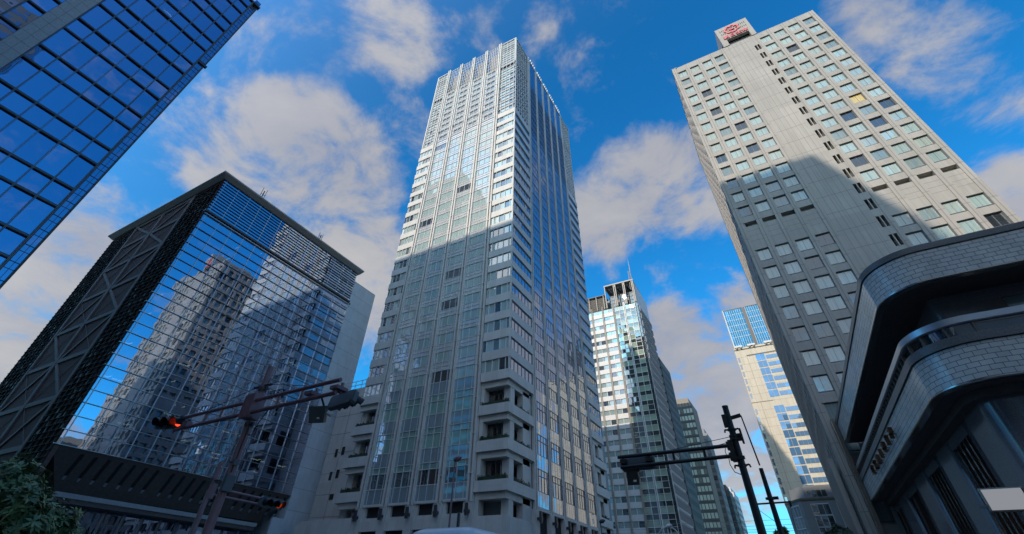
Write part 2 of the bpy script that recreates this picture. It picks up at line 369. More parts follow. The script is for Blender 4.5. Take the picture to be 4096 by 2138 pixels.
# ------------------------------------------------------------------ ground
b = MB(); b.wbox(-1500, 1500, -1500, 1800, -.5, 0, M_['ground']); struct(b.build('ground'))
b = MB(); b.wbox(-600, 600, -24, 20, 0, .004, M_['asphalt']); b.wbox(-26, 1.5, 20, 900, 0, .004, M_['asphalt']); b.wbox(-26, 1.5, -500, -24, 0, .004, M_['asphalt']); struct(b.build('road'))
b = MB()
for x0, x1, y0, y1 in ((-110, -30, 24, 52), (-600, -110, 24, 28), (4, 60, 20.2, 26), (1.7, 4, 20.2, 900), (-30, -26.2, 24, 900), (-600, -26.2, -34, -24.2), (1.7, 600, -34, -24.2)): b.wbox(x0, x1, y0, y1, 0, .14, M_['paving'])
struct(b.build('pavement'))

# ================================================================== central tower
BLIND = (.46, .57, .53); DEEP = (.035, .042, .045); SPAN = (.85, .9, .95)
def central_tower():
    X0, X1, Y0, Y1, H = -57.6, -29.95, 52.9, 90.5, 124.2
    t = thing('office_tower', 'tallest tower, in the centre: pale ribs, half sunlit white front, blue mirrored side', 'tower', ((X0+X1)/2, (Y0+Y1)/2, 0))
    A, B = front(Y0), east(X1)
    FX = [-53.12, -48.68, -44.2, -39.7, -35.1]; FY = [60.75, 65.4, 70.0, 74.5, 79.1, 83.7]
    st, me, pn, dk = M_['ct_stone'], M_['ct_metal'], M_['ct_panel'], M_['dark']
    core = MB()
    core.wbox(-53.3, -34.9, Y0+.45, Y1-.3, 0, 113.4, dk); core.wbox(X0+.3, -53.3, Y0+.45, Y1-.3, 25.3, 119, dk); core.wbox(-34.9, X1-.45, Y0+.45, Y1-.3, 25.3, 119, dk)
    core.wbox(-34.9, -32.2, 55.2, 84, 0, 25.3, M_['grey_wall']); core.wbox(-32.2, X1-.45, 60.4, 84, 0, 25.3, dk); core.wbox(X0+3, -53.3, 55.2, 86, 0, 25.3, M_['grey_wall'])
    core.wbox(-34.9, X1-2.5, 84, Y1-2, 0, 25.3, M_['grey_wall'])
    core.wbox(-53, -35, Y0+4, Y1-4, 113.4, 116, M_['grey_wall'])
    core.build('core', t)
    panes = []; fr = MB(); sp = MB()
    ztop = [28.4+3.135*k for k in range(20)]
    UP = [89.65+2.44*k for k in range(9)]            # upper, closely gridded floors
    def corner_bay(f, ua, ub, cuts, gl, tones):
        for k, zt in enumerate(ztop):
            zb = zt-1.78
            for i in range(len(cuts)-1):
                a, c = lerp(ua, ub, cuts[i]), lerp(ua, ub, cuts[i+1])
                panes.append((f, a, c, zb, zt, -.05, gl, rt(tones(zt))))
                fr.box(f, c-.035, c+.035, zb, zt, -.05, .1 if f is A else .02, me if f is A else M_['lt_metal2'])
            lo = (ztop[k-1] if k else 25.3)
            sp.box(f, ua, ub, lo, zb, -.3, .16, st)
        sp.box(f, ua, ub, ztop[-1], 89.65, -.3, .16, st)
        for k, z in enumerate(UP):
            zt = z+2.44
            for i in range(len(cuts)-1):
                a, c = lerp(ua, ub, cuts[i]), lerp(ua, ub, cuts[i+1])
                if k < 8 : panes.append((f, a, c, z+.75, z+2.1, -.3, gl, rt(tones(zt))))
                fr.box(f, c-.05, c+.05, z, zt, -.3, -.1, me)
            sp.box(f, ua, ub, z, z+.75, -.4, -.26, pn, (.95, .96, .97)); sp.box(f, ua, ub, z+2.1, zt, -.4, -.26, pn, (.95, .96, .97))
            fr.box(f, ua, ub, z+.66, z+.78, -.3, -.1, me); fr.box(f, ua, ub, z+2.08, z+2.18, -.3, -.1, me)
        for k in range(5):
            z = 111.6+k*2.44
            sp.box(f, ua, ub, z+.06, min(z+2.38, 124.1), -.4, -.26, pn, (.8, .82, .82) if k != 3 else (.5, .5, .5))
            fr.box(f, ua, ub, z-.06, z+.06, -.35, -.08, me); fr.box(f, ua, ub, z+1.15, z+1.25, -.35, -.1, me)
            for c in cuts: u = lerp(ua, ub, c); fr.box(f, u-.05, u+.05, z, min(z+2.44, 124.2), -.35, -.09, me)
        fr.box(f, ua, ub, 123.9, 124.2, -.45, .05, me)
    def tone_front(zt): 
        r = random.random()
        return DEEP if r < .1 else ((.16, .2, .19) if r < .28 else BLIND)
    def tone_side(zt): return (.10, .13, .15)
    cutsA = [0, .129, .373, .622, .858, 1]; cutsB = [0, .06, .2, .36, .52, .68, .84, 1]
    corner_bay(A, -34.55, X1+.0, cutsA, G['ct'], tone_front)
    corner_bay(A, X0, -53.67, [1-c for c in reversed(cutsA)], G['ct'], tone_front)
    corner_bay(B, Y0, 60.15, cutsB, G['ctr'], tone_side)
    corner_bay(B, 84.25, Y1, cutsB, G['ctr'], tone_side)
    sp.box(A, X1-.15, X1+.12, 25.3, 89.65, -.15, .12, st)
    # middle bays
    LOW = [(11.3, 13.1, 's'), (13.1, 14.95, 'v'), (14.95, 15.75, 't'), (15.75, 17.55, 's'), (17.55, 19.4, 'v'), (19.4, 20.2, 't'), (20.2, 22.0, 's'), (22.0, 23.85, 'v'), (23.85, 24.8, 't'), (24.8, 26.62, 's')]
    rows = list(LOW)
    for k, zt in enumerate(ztop):
        rows.append((zt-1.78, zt, 'v'))
        if k < 19: rows.append((zt, zt+1.355, 's'))
    rows.append((ztop[-1], 89.4, 's'))
    def mid_bay(f, ua, ub, cuts, gl, side, bay):
        for za, zb, kind in rows:
            dim = random.random() < .08
            for i in range(len(cuts)-1):
                a, c = lerp(ua, ub, cuts[i]), lerp(ua, ub, cuts[i+1])
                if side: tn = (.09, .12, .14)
                elif kind == 'v':
                    tn = (.05, .05, .05) if dim else (.44, .56, .52)
                    if za < 14 and bay in (2, 3): tn = (.05, .03, .025)
                    if za < 14 and bay in (0, 1): tn = (.12, .15, .15)
                    if 17 < za < 24: tn = (.28, .46, .38)
                elif kind == 't': tn = (.25, .40, .34)
                else: tn = (.40, .42, .43)
                if kind == 's' and not side: sp.box(f, a, c, za, zb, -.1, .0, G['ct'], rt((.64, .645, .63) if za > 25 else (.28, .35, .38), .06))
                else: panes.append((f, a, c, za, zb, -.05 if kind != 's' else .0, gl, rt(tn, .06)))
            fr.box(f, ua, ub, za-.04, za+.04, -.1, .02 if side else .06, M_['lt_metal2'] if side else me)
            if kind == 's' and za > 25 and not side: fr.box(f, ua, ub, (za+zb)/2-.03, (za+zb)/2+.03, -.05, .06, me)
        for c in cuts: u = lerp(ua, ub, c); fr.box(f, u-.025, u+.025, 11.3, 89.4, -.1, .01 if side else .06, M_['lt_metal2'] if side else me)
        # upper floors: small paired windows between pale panels
        for k in range(9):
            z = 89.65+2.44*k
            for i in range(len(cuts)-1):
                a, c = lerp(ua, ub, cuts[i]), lerp(ua, ub, cuts[i+1])
                if side: panes.append((f, a, c, z, z+2.44, -.05, gl, rt((.07, .09, .12))))
                else:
                    sp.box(f, a, c, z, z+.75, -.2, 0, pn); sp.box(f, a, c, z+2.05, z+2.44, -.2, 0, pn)
                    if i in (1, 2) or k == 1: panes.append((f, a, c, z+.75, z+2.05, -.1, gl, rt((.16, .2, .2), .4)))
                    else: sp.box(f, a, c, z+.75, z+2.05, -.2, -.01, pn)
            for zz in (0, .75, 2.05): fr.box(f, ua, ub, z+zz-.045, z+zz+.045, -.05, .01 if side else .08, M_['lt_metal2'] if side else me)
        for c in cuts: u = lerp(ua, ub, c); fr.box(f, u-.04, u+.04, 89.4, 111.6, -.05, .01 if side else .09, M_['lt_metal2'] if side else me)
        if not side:       # open roof screen
            n = 6
            for i in range(n+1): u = lerp(ua, ub, i/n); fr.box(f, u-.05, u+.05, 111.6, 124, -.06, .06, me)
            for k in range(9): z = 111.8+k*1.52; fr.box(f, ua, ub, z-.05, z+.05, -.05, .07, me)
            sp.box(f, ua, ub, 111.4, 112.2, -.5, .02, M_['fin_dark'])
            for k in range(4): z = 113.4+k*2.7; sp.box(f, ua, ub, z, z+.25, -2.2, -1.9, M_['grey_metal'])
            for i in range(3): u = lerp(ua, ub, (i+.5)/3); sp.box(f, u-.1, u+.1, 111.6, 123.5, -2.3, -2.1, M_['grey_metal'])
            sp.box(f, ua, ub, 111.6, 122.3, -1.5, -1.4, M_['crown_back'])
        else:
            for i in range(len(cuts)-1):
                a, c = lerp(ua, ub, cuts[i]), lerp(ua, ub, cuts[i+1])
                for k in range(5): panes.append((f, a, c, 111.61+k*2.44, 111.61+(k+1)*2.44, -.05, gl, (.06, .08, .12)))
            fr.box(f, ua, ub, 123.7, 123.9, -.2, .1, me)
            for k in range(4): u = lerp(ua, ub, .14+.24*k); fr.box(f, u-.1, u+.1, 123.9, 125.2, -.1, .25, me)
    cm = [0, .16, .5, .84, 1]
    for i in range(4): mid_bay(A, FX[i]+.45, FX[i+1]-.45, cm, G['ct'], False, i)
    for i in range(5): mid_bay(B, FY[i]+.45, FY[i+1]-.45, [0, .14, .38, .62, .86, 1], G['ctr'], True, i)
    Wf = west(X0)
    for k, zt in enumerate(ztop):
        for i in range(9): panes.append((Wf, Y0+1+i*4.1, Y0+4.8+i*4.1, zt-1.78, zt, -.05, G['ct'], rt(BLIND)))
        sp.box(Wf, Y0, Y1, ztop[k-1] if k else 25.3, zt-1.78, -.3, .12, st)
        for i in range(10): sp.box(Wf, Y0+.6+i*4.1, Y0+1+i*4.1, zt-1.78, zt, -.3, .1, st)
    sp.box(Wf, Y0, Y1, ztop[-1], 124.1, -.3, .05, st)
    windows(t, panes, 'window', 100)
    fr.build('mullion_grid', t); sp.build('spandrel', t)
    for f, us in ((A, FX), (B, FY)):
        for u in us:
            b = MB()
            pj = .28 if f is A else .1
            b.box(f, u-.45, u-.14, 10.9, 124.75, -.3, pj, st); b.box(f, u+.14, u+.45, 10.9, 124.75, -.3, pj, st)
            b.box(f, u-.14, u+.14, 10.9, 124.6, -.3, .06, M_['fin_dark'])
            z = 14.
            while z < 124: b.box(f, u-.49, u+.49, z-.05, z+.05, -.2, pj+.025, st); z += 4.7
            b.build('fin', t)
            b = MB(); b.box(f, u-.62, u+.62, 0, 10.9, -.9, .2, st); b.build('pier', t)
            b = MB(); b.box(f, u-.17, u+.17, 9.45, 10.7, .5, .8, M_['lt_metal']); b.box(f, u-.23, u+.23, 9.75, 10.05, .2, .86, M_['lt_metal']); b.build('wall_lamp', t)
    # base: louvred openings over a stone sill wall
    b = MB()
    for i in range(4):
        ua, ub = FX[i]+.6, FX[i+1]-.6
        b.box(A, ua-.05, ua+.5, 9.6, 11.3, -.8, -.05, st); b.box(A, ub-.4, ub+.05, 9.6, 11.3, -.8, -.05, st)
        b.box(A, ua, ub, 8.35, 9.8, -.9, -.02, st); b.box(A, ua, ub, 11.05, 11.3, -.6, .15, st)
        for k in range(6): b.box(A, ua, ub, 9.95+k*.18, 10.0+k*.18, -1.2, -1.1, M_['grey_metal'])
        b.box(A, ua, ub, 5, 8.3, -2.4, -2.2, dk)
    b.build('base_wall', t); b = MB()
    for i in range(5):
        ua, ub = FY[i]+.6, FY[i+1]-.6
        b.box(B, ua, ub, 10.9, 11.3, -.6, .1, st); panes2 = None
        b.box(B, ua, ub, 0, 10.9, -1.0, -.8, G['ctr'], (.1, .12, .12))
        for k in range(1, 4): u = lerp(ua, ub, k/4); b.box(B, u-.06, u+.06, 0, 10.9, -.9, -.6, me)
        for z in (3.5, 6.5, 9.2): b.box(B, ua, ub, z-.07, z+.07, -.9, -.6, me)
    b.build('base_wall', t)
    # planted balconies at three corners
    def hedge(a, bq, label):
        return a, bq, label
    LV = [(20.8, 22.05), (16.3, 17.6), (11.85, 13.05)]
    names = ['top', 'middle', 'lowest']
    def corner(xa, xb, ya, yb, sgn, tagname):
        # sgn +1: the street corner on the right; -1 mirrored at the left end of the front
        b = MB()
        xo = xb if sgn > 0 else xa; xi = xa if sgn > 0 else xb
        for (z0, z1) in LV:
            b.wbox(min(xi, xo+.12*sgn), max(xi, xo+.12*sgn), ya-.12, ya+.18, z0, z1, st)
            xs = sorted((xo-.18*sgn, xo+.12*sgn)); b.wbox(xs[0], xs[1], ya+.18, yb, z0, z1, st)
            xs = sorted((xi, xo-.18*sgn)); b.wbox(xs[0], xs[1], ya+.18, yb, z0-.1, z0+.35, st)
        for z0, z1 in ((24.5, 25.32), (20.05, 20.75), (15.55, 16.25), (11.1, 11.8)):
            xs = sorted((xi, xo-.3*sgn)); b.wbox(xs[0], xs[1], ya+.28, yb-.6, z0, z1, st)
            b.wbox(xs[0], xs[1], ya+.1, yb-.3, z1, z1+.07, M_['joint'])
        b.build('balcony', t)
        b = MB()
        xs = sorted((xo-.35*sgn, xo-1.4*sgn)); b.wbox(xs[0], xs[1], ya+1.15, ya+2.3, 0, 25, st)
        xs = sorted((xi, xi+.55*sgn)); b.wbox(xs[0], xs[1], ya+.3, ya+1.6, 0, 25, st)
        xs = sorted((xo-.3*sgn, xo-1.2*sgn)); b.wbox(xs[0], xs[1], yb-2.6, yb-.1, 0, 25, st)
        xs = sorted((xi, xo-.05*sgn)); b.wbox(xs[0], xs[1], ya-.02, ya+.6, 0, 9.4, st); b.wbox(*sorted((xo-.6*sgn, xo-.05*sgn)), ya+.6, yb, 0, 9.4, st)
        b.build('balcony_column', t)
        # glazed room set back behind each balcony
        b = MB()
        for (z0, z1), zt in zip(LV, (24.5, 20.05, 15.55)):
            xr = xo-1.9*sgn; xs = sorted((xi+.6*sgn, xr))
            b.wbox(xs[0], xs[1], ya+1.75, ya+1.8, z0+.35, zt, G['rb'], (.05, .035, .03))
            b.wbox(xs[0], xs[1], ya+1.68, ya+1.74, z0+.35, z0+1.9, G['ct'], (.2, .36, .3))
            for k in range(4): u = lerp(xs[0], xs[1], k/3); b.wbox(u-.035, u+.035, ya+1.6, ya+1.7, z0+.35, zt, M_['lt_metal2'])
            b.wbox(xs[0], xs[1], ya+1.6, ya+1.7, z0+1.86, z0+1.94, M_['lt_metal2'])
        b.build('balcony_window', t)
        b = MB()
        for zt in (24.5, 20.05, 15.55, 11.1):
            xs = sorted((xi, xo-.4*sgn)); b.wbox(xs[0], xs[1], ya+.4, yb-.7, zt+.02, zt+.09, M_['soffit'])
        b.build('balcony_ceiling', t)
        for (z0, z1), nm in zip(LV, names):
            xs = sorted((xi+.15*sgn, xo-.2*sgn))
            leaf_box('planter_hedge', xs[0], xs[1], ya+.2, ya+.75, z1-.12, z1+.58, f'front hedge in the {nm} planted balcony at the {tagname}', 420)
            if sgn > 0:
                xs = sorted((xo-.75*sgn, xo-.2*sgn))
                leaf_box('planter_hedge', xs[0], xs[1], ya+2.4, yb-.5, z1-.12, z1+.5, f'side hedge in the {nm} planted balcony at the {tagname}', 420)
    corner(-34.6, X1, Y0, 60.2, 1, 'tallest tower’s near corner')
    corner(-58.3, -53.7, Y0, 60.2, -1, 'tallest tower’s left end')
    corner(-34.6, X1+.1, 84.1, 90.6, 1, 'tallest tower’s far corner')
    # low service wing on the left with a railed roof
    b = MB(); b.wbox(-68.0, -58.6, 57.3, 76, 0, 30.6, M_['ct_stone'])
    for z in (8, 11, 14, 17, 20, 23, 26, 29): b.wbox(-68, -58.6, 57.27, 57.31, z-.02, z+.02, M_['joint'])
    for x in (-61.5, -64.8): b.wbox(x-.02, x+.02, 57.27, 57.31, 0, 30.6, M_['joint'])
    for x, z, w_, h_ in ((-65.6, 20.0, .5, 1.2), (-64.1, 20.2, .6, 1.2), (-65.6, 16.6, .5, 1.2), (-64.1, 16.8, .6, 1.2), (-64.2, 13.6, .8, .75), (-65.2, 9.6, 1.2, 2.0), (-60.6, 18.2, .25, .4)):
        b.wbox(x-w_/2, x+w_/2, 57.2, 57.32, z-h_/2, z+h_/2, M_['dark'])
    w = b.build('service_wing', t)
    b = MB()
    for k in range(6): b.wbox(-67+k*1.6, -66.93+k*1.6, 57.5, 57.6, 30.6, 32.1, me)
    for z in (31.3, 32.05): b.wbox(-68, -58.7, 57.5, 57.6, z, z+.1, me)
    b.build('railing', w)
    b = MB(); b.wbox(-64.5, -53.6, 52.2, 53.1, 7.5, 9.85, M_['ct_stone']); b.wbox(-66, -53.6, 52.4, 56, 0, 7.5, dk); b.build('podium_wall', t)
    return t
def leaf_mesh(b, pts, size, mat):
    for P in pts:
        a = Vector((random.gauss(0, 1), random.gauss(0, 1), random.gauss(0, .8))).normalized(); c = a.orthogonal().normalized()
        c = (Matrix.Rotation(random.uniform(0, 6.3), 3, a) @ c); e = a.cross(c); s = size*random.uniform(.7, 1.3)
        tn = random.random(); P = Vector(P)
        b.quad([P-c*s, P+e*s*.38, P+c*s, P-e*s*.38], mat, (tn, tn, tn))
def leaf_box(name, x0, x1, y0, y1, z0, z1, label, n):
    b = MB(); b.wbox(x0+.06, x1-.06, y0+.06, y1-.06, z0, z1-.12, M_['leaf_dark'], (.1, .1, .1))
    pts = []
    for _ in range(n):
        x, y = random.uniform(x0, x1), random.uniform(y0, y1)
        z = random.uniform(z0, z1)+.12*math.sin(x*5+y*3)+random.gauss(0, .05)
        pts.append((x, y, z))
    leaf_mesh(b, pts, .17, M_['leaf_dark'])
    o = b.build(name); tag(o, label, 'hedge', 'hedges in the balcony planters'); return o
central_tower()

# ================================================================== stone tower with the coral sign
def stone_tower():
    X0, X1, Y0, Y1, H = 4.45, 29.8, 57.5, 86.0, 84.75
    t = thing('office_tower', 'white stone tower with square windows and a coral flower sign on its roof block', 'tower', (17, 72, 0))
    A, Wf = front(Y0), west(X0); st, jt = M_['white_stone'], M_['joint']
    b = MB(); b.wbox(X0+.75, X1-.2, Y0+.75, Y1, 0, H-.6, st); b.wbox(X0+.3, X1-.3, Y0+.3, Y1-.3, H-.9, H-.5, st); b.build('core', t)
    tops = [83.25-2.86*k for k in range(14)]; vent = 43.1; lows = [38.35-2.86*k for k in range(13)]
    cols = [5.16, 7.56, 9.93, 12.22, 20.41, 22.78, 25.14, 27.48]
    wall = MB(); jo = MB(); panes = []
    ww = 1.62; wh = 1.72; D = -.26
    def strip(f, c, full, ua, ub):
        """one column of windows between two piers; ua..ub is the width filled with spandrels"""
        last = H
        for zt in tops+[None]+lows:
            if zt is None:
                wall.box(f, ua, ub, vent, last, -.8, 0, st); last = vent-.75
                b_ = MB() if full else None
                (b_ or wall).box(f, c, c+ww, vent-.75, vent, -1.2, -1.0, M_['dark'])
                if b_:
                    b_.box(f, c, c+ww, vent-.42, vent-.36, -.95, -.8, M_['grey_metal']); b_.build('vent', t)
                continue
            wall.box(f, ua, ub, zt, last, -.8, 0, st)
            # sloping sill under the window
            zb = zt-wh
            q = [f(ua, zb-.22, 0), f(ub, zb-.22, 0), f(ub, zb-.22, -.8), f(ua, zb-.22, -.8), f(ua, zb-.2, 0), f(ub, zb-.2, 0), f(ub, zb, -.3), f(ua, zb, -.3)]
            wall.hexa(q, st, flip=not f.rh)
            r = random.random()
            tn = (.34, .44, .425) if r < .58 else ((.2, .26, .26) if r < .74 else ((.03, .035, .04) if r < .88 else (.36, .42, .38)))
            if full and abs(c-25.14) < .1 and abs(zt-60.37) < .1: tn = (.62, .45, .10)
            panes.append((f, c, c+ww, zb, zt, D if full else -.62, G['as'], rt(tn, .1)))
            last = zb-.22
        wall.box(f, ua, ub, 0, last, -.8, 0, st)
        z = vent-1.55
        for k in range(3): jo.box(f, ua, ub, z-.02, z+.02, -.1, .004, jt); z -= .85
    edges = []
    for i, c in enumerate(cols): strip(A, c, True, c-.02, c+ww+.02)
    # piers, slightly proud, with floor joints
    piers = [(X0, 5.14)]+[(cols[i]+ww+.02, cols[i+1]-.02) for i in (0, 1, 2)]+[(cols[3]+ww+.02, 14.55)]+[(cols[i]+ww+.02, cols[i+1]-.02) for i in (4, 5, 6)]+[(cols[7]+ww+.02, X1)]
    for a, c in piers:
        wall.box(A, a, c, 0, H, -.9, .14, st)
        if c-a > .5: jo.box(A, (a+c)/2-.03, (a+c)/2+.03, 0, H, 0, .144, jt)
        for k in range(29): z = H-1.6-2.86*k; jo.box(A, a, c, z-.025, z+.025, 0, .144, jt)
    # blank panel and the slit stair windows
    wall.box(A, 14.55, 18.75, 0, H, -.9, .02, st)
    for k in range(29):
        z = H-1.0-2.86*k; jo.box(A, 14.55, 18.75, z-.025, z+.025, -.1, .024, jt)
    for k in range(1, 6): u = 14.55+k*.7; jo.box(A, u-.018, u+.018, 0, H, -.1, .024, jt)
    last = H; slits = MB()
    for k in range(26):
        zt = 81.6-2.86*k; zb = zt-1.7
        wall.box(A, 18.75, 19.95, zt, last, -.9, .02, st)
        wall.box(A, 18.75, 18.95, zb, zt, -.9, .02, st); wall.box(A, 19.30, 19.42, zb, zt, -.5, .02, st); wall.box(A, 19.78, 19.95, zb, zt, -.9, .02, st)
        b = MB(); b.box(A, 18.95, 19.78, zb, zt, -.75, -.7, G['as'], (.05, .04, .035)); b.build('stair_window', t)
        last = zb
    wall.box(A, 18.75, 19.95, 0, last, -.9, .02, st)
    wall.box(A, 19.95, 20.39, 0, H, -.9, .1, st)
    for k in range(29): z = H-1.6-2.86*k; jo.box(A, 19.95, 20.39, z-.025, z+.025, 0, .104, jt)
    # left side wall along the avenue
    c = Y0+.7
    ys = []
    while c+ww+.6 < Y1: ys.append(c); c += 2.4
    for i, c in enumerate(ys):
        strip(Wf, c, False, c-.02, c+ww+.02)
        a = Y0+.14 if i == 0 else ys[i-1]+ww+.02
        wall.box(Wf, a, c-.02, 0, H, -.9, .05, st)
    wall.box(Wf, ys[-1]+ww+.02, Y1, 0, H, -.9, .05, st)
    wall.box(A, X0, X1, H, H+.18, -.9, .004, st); wall.box(Wf, Y0-.16, Y1, H, H+.18, -.9, .07, st); wall.wbox(X1-.9, X1, Y0+.9, Y1, 0, H+.18, st); wall.wbox(X0, X1, Y1-.9, Y1, 0, H+.18, st)
    wall.build('wall', t); jo.build('panel_joints', t)
    def wf(b, p):
        f, u0, u1, v0, v1, w, mt, tn = p
        b.box(f, u0, u1, v1-.1, v1, w, w+.07, M_['lt_metal']); b.box(f, u0, u0+.06, v0, v1-.1, w, w+.06, M_['lt_metal2']); b.box(f, u1-.06, u1, v0, v1-.1, w, w+.06, M_['lt_metal2'])
        b.box(f, u0+.06, u1-.06, v0, v0+.06, w, w+.06, M_['lt_metal2'])
        b.box(f, (u0+u1)/2-.02, (u0+u1)/2+.02, v0+.06, v1-.1, w, w+.03, M_['lt_metal2'])
    windows(t, panes, 'window', 100, wf)
    # rooftop block
    p = MB(); PX0, PX1, PZ = 14.6, 20.5, 91.6
    p.wbox(PX0+.3, PX1-.3, Y0+1.6, Y0+14, H, PZ-.1, st)
    p.box(A, PX0, PX1, 86.9, PZ, -.5, .16, st)
    p.box(A, PX0, PX0+1.05, H+.18, 86.9, -1.6, .16, st); p.box(A, PX1-.85, PX1, H+.18, 86.9, -1.6, .16, st)
    p.wbox(PX0, PX0+.3, Y0+.5, Y0+14, H, PZ, st); p.wbox(PX1-.3, PX1, Y0+.5, Y0+14, H, PZ, st); p.wbox(PX0+.3, PX1-.3, Y0+.5, Y0+14, PZ-.2, PZ, st)
    ph = p.build('rooftop_block', t)
    b = MB(); b.box(A, PX0+1.05, PX1-.85, 84.95, 86.9, -.85, -.8, M_['grey_soffit'])
    for k in range(1, 9): u = lerp(PX0+1.05, PX1-.85, k/9); b.box(A, u-.02, u+.02, 84.95, 86.9, -.8, -.79, M_['dark'])
    b.build('recess_panel', ph)
    b = MB()
    for k in range(1, 9): u = PX0+k*.66; b.box(A, u-.012, u+.012, 86.9, PZ, .1, .163, jt)
    b.box(A, PX0, PX1, 88.0, 88.03, .1, .163, jt)
    for z in (90.3, 89.1):
        for k in range(15):
            u = PX0+.75+k*.32
            b.box(A, u-.055, u+.055, z-.3, z+.3, .1, .172, M_['dark'])
    b.build('slot', ph)
    # flower emblem and the four characters
    s = thing('sign', 'x', 'x'); bpy.data.objects.remove(s)
    e = MB(); cx, cz = 17.35, 89.75; w0, w1 = .17, .34
    def plate(pts, w1=w1):
        n = len(pts); base = len(e.v); mi = e.mi(M_['red'])
        for w in (w0, w1):
            for u, v in pts: e.v.append(tuple(A(cx+u, cz+v, w)))
        e.f.append(tuple(base+n+i for i in range(n))); e.f.append(tuple(base+i for i in reversed(range(n))))
        e.m += [mi, mi]; e.t += [(1, 1, 1)]*2
        for i in range(n): j = (i+1) % n; e.f.append((base+i, base+j, base+n+j, base+n+i)); e.m.append(mi); e.t.append((1, 1, 1))
    for k in range(7):          # seven overlapping crescent petals
        a0 = 2*math.pi*k/7+.4; px, pz = .92*math.cos(a0), .86*math.sin(a0)
        out = []; inn = []
        for i in range(13):
            th = a0-2.0+i*(3.6/12)
            out.append((px+.56*math.cos(th), pz+.54*math.sin(th)))
            inn.append((px*.84+.33*math.cos(th), pz*.84+.33*math.sin(th)))
        plate(out+inn[::-1], w1+.012*(k % 3))
    half = [(.5*math.cos(t_), -.0+.4*math.sin(t_)) for t_ in [math.pi+i*math.pi/12 for i in range(13)]]
    plate(half, w1+.05)
    plate([(-.34, .02), (-.40, .18), (-.25, .36), (0, .43), (.12, .36), (-.12, .28), (-.24, .14), (-.2, .03)], w1+.04)
    em = e.build('emblem', ph)
    cu = bpy.data.curves.new('characters', 'FONT'); cu.body = '朝日生命'; cu.size = 1.1; cu.extrude = .09; cu.offset = .03; cu.space_character = 1.05; cu.align_x = 'CENTER'
    to = bpy.data.objects.new('tmp', cu); COL.objects.link(to); bpy.context.view_layer.update()
    me = bpy.data.meshes.new_from_object(to.evaluated_get(bpy.context.evaluated_depsgraph_get())); bpy.data.objects.remove(to)
    me.materials.clear(); me.materials.append(M_['red'])
    me.transform(Matrix.Translation((17.5, Y0-.27, 87.15)) @ Matrix.Rotation(R(90), 4, 'X'))
    o = bpy.data.objects.new('characters', me); COL.objects.link(o); o.parent = ph
    b = MB(); b.tube((19.2, 62, PZ), (19.2, 62, PZ+3.3), .09, .07, M_['ct_metal'], 8); b.tube((18.9, 62, PZ+.8), (18.9, 62, PZ+2.3), .05, .05, M_['grey_metal'], 6); b.bar((18.9, 62, PZ+1), (19.2, 62, PZ+1), .05, .05, M_['grey_metal']); b.build('antenna', t)
    # recessed base at street level
    b = MB()
    for k in range(9): b.box(Wf, Y0+1.2+k*1.15, Y0+1.75+k*1.15, 2, 13.5, .3, .75, st)
    b.build('base_fins', t)
stone_tower()

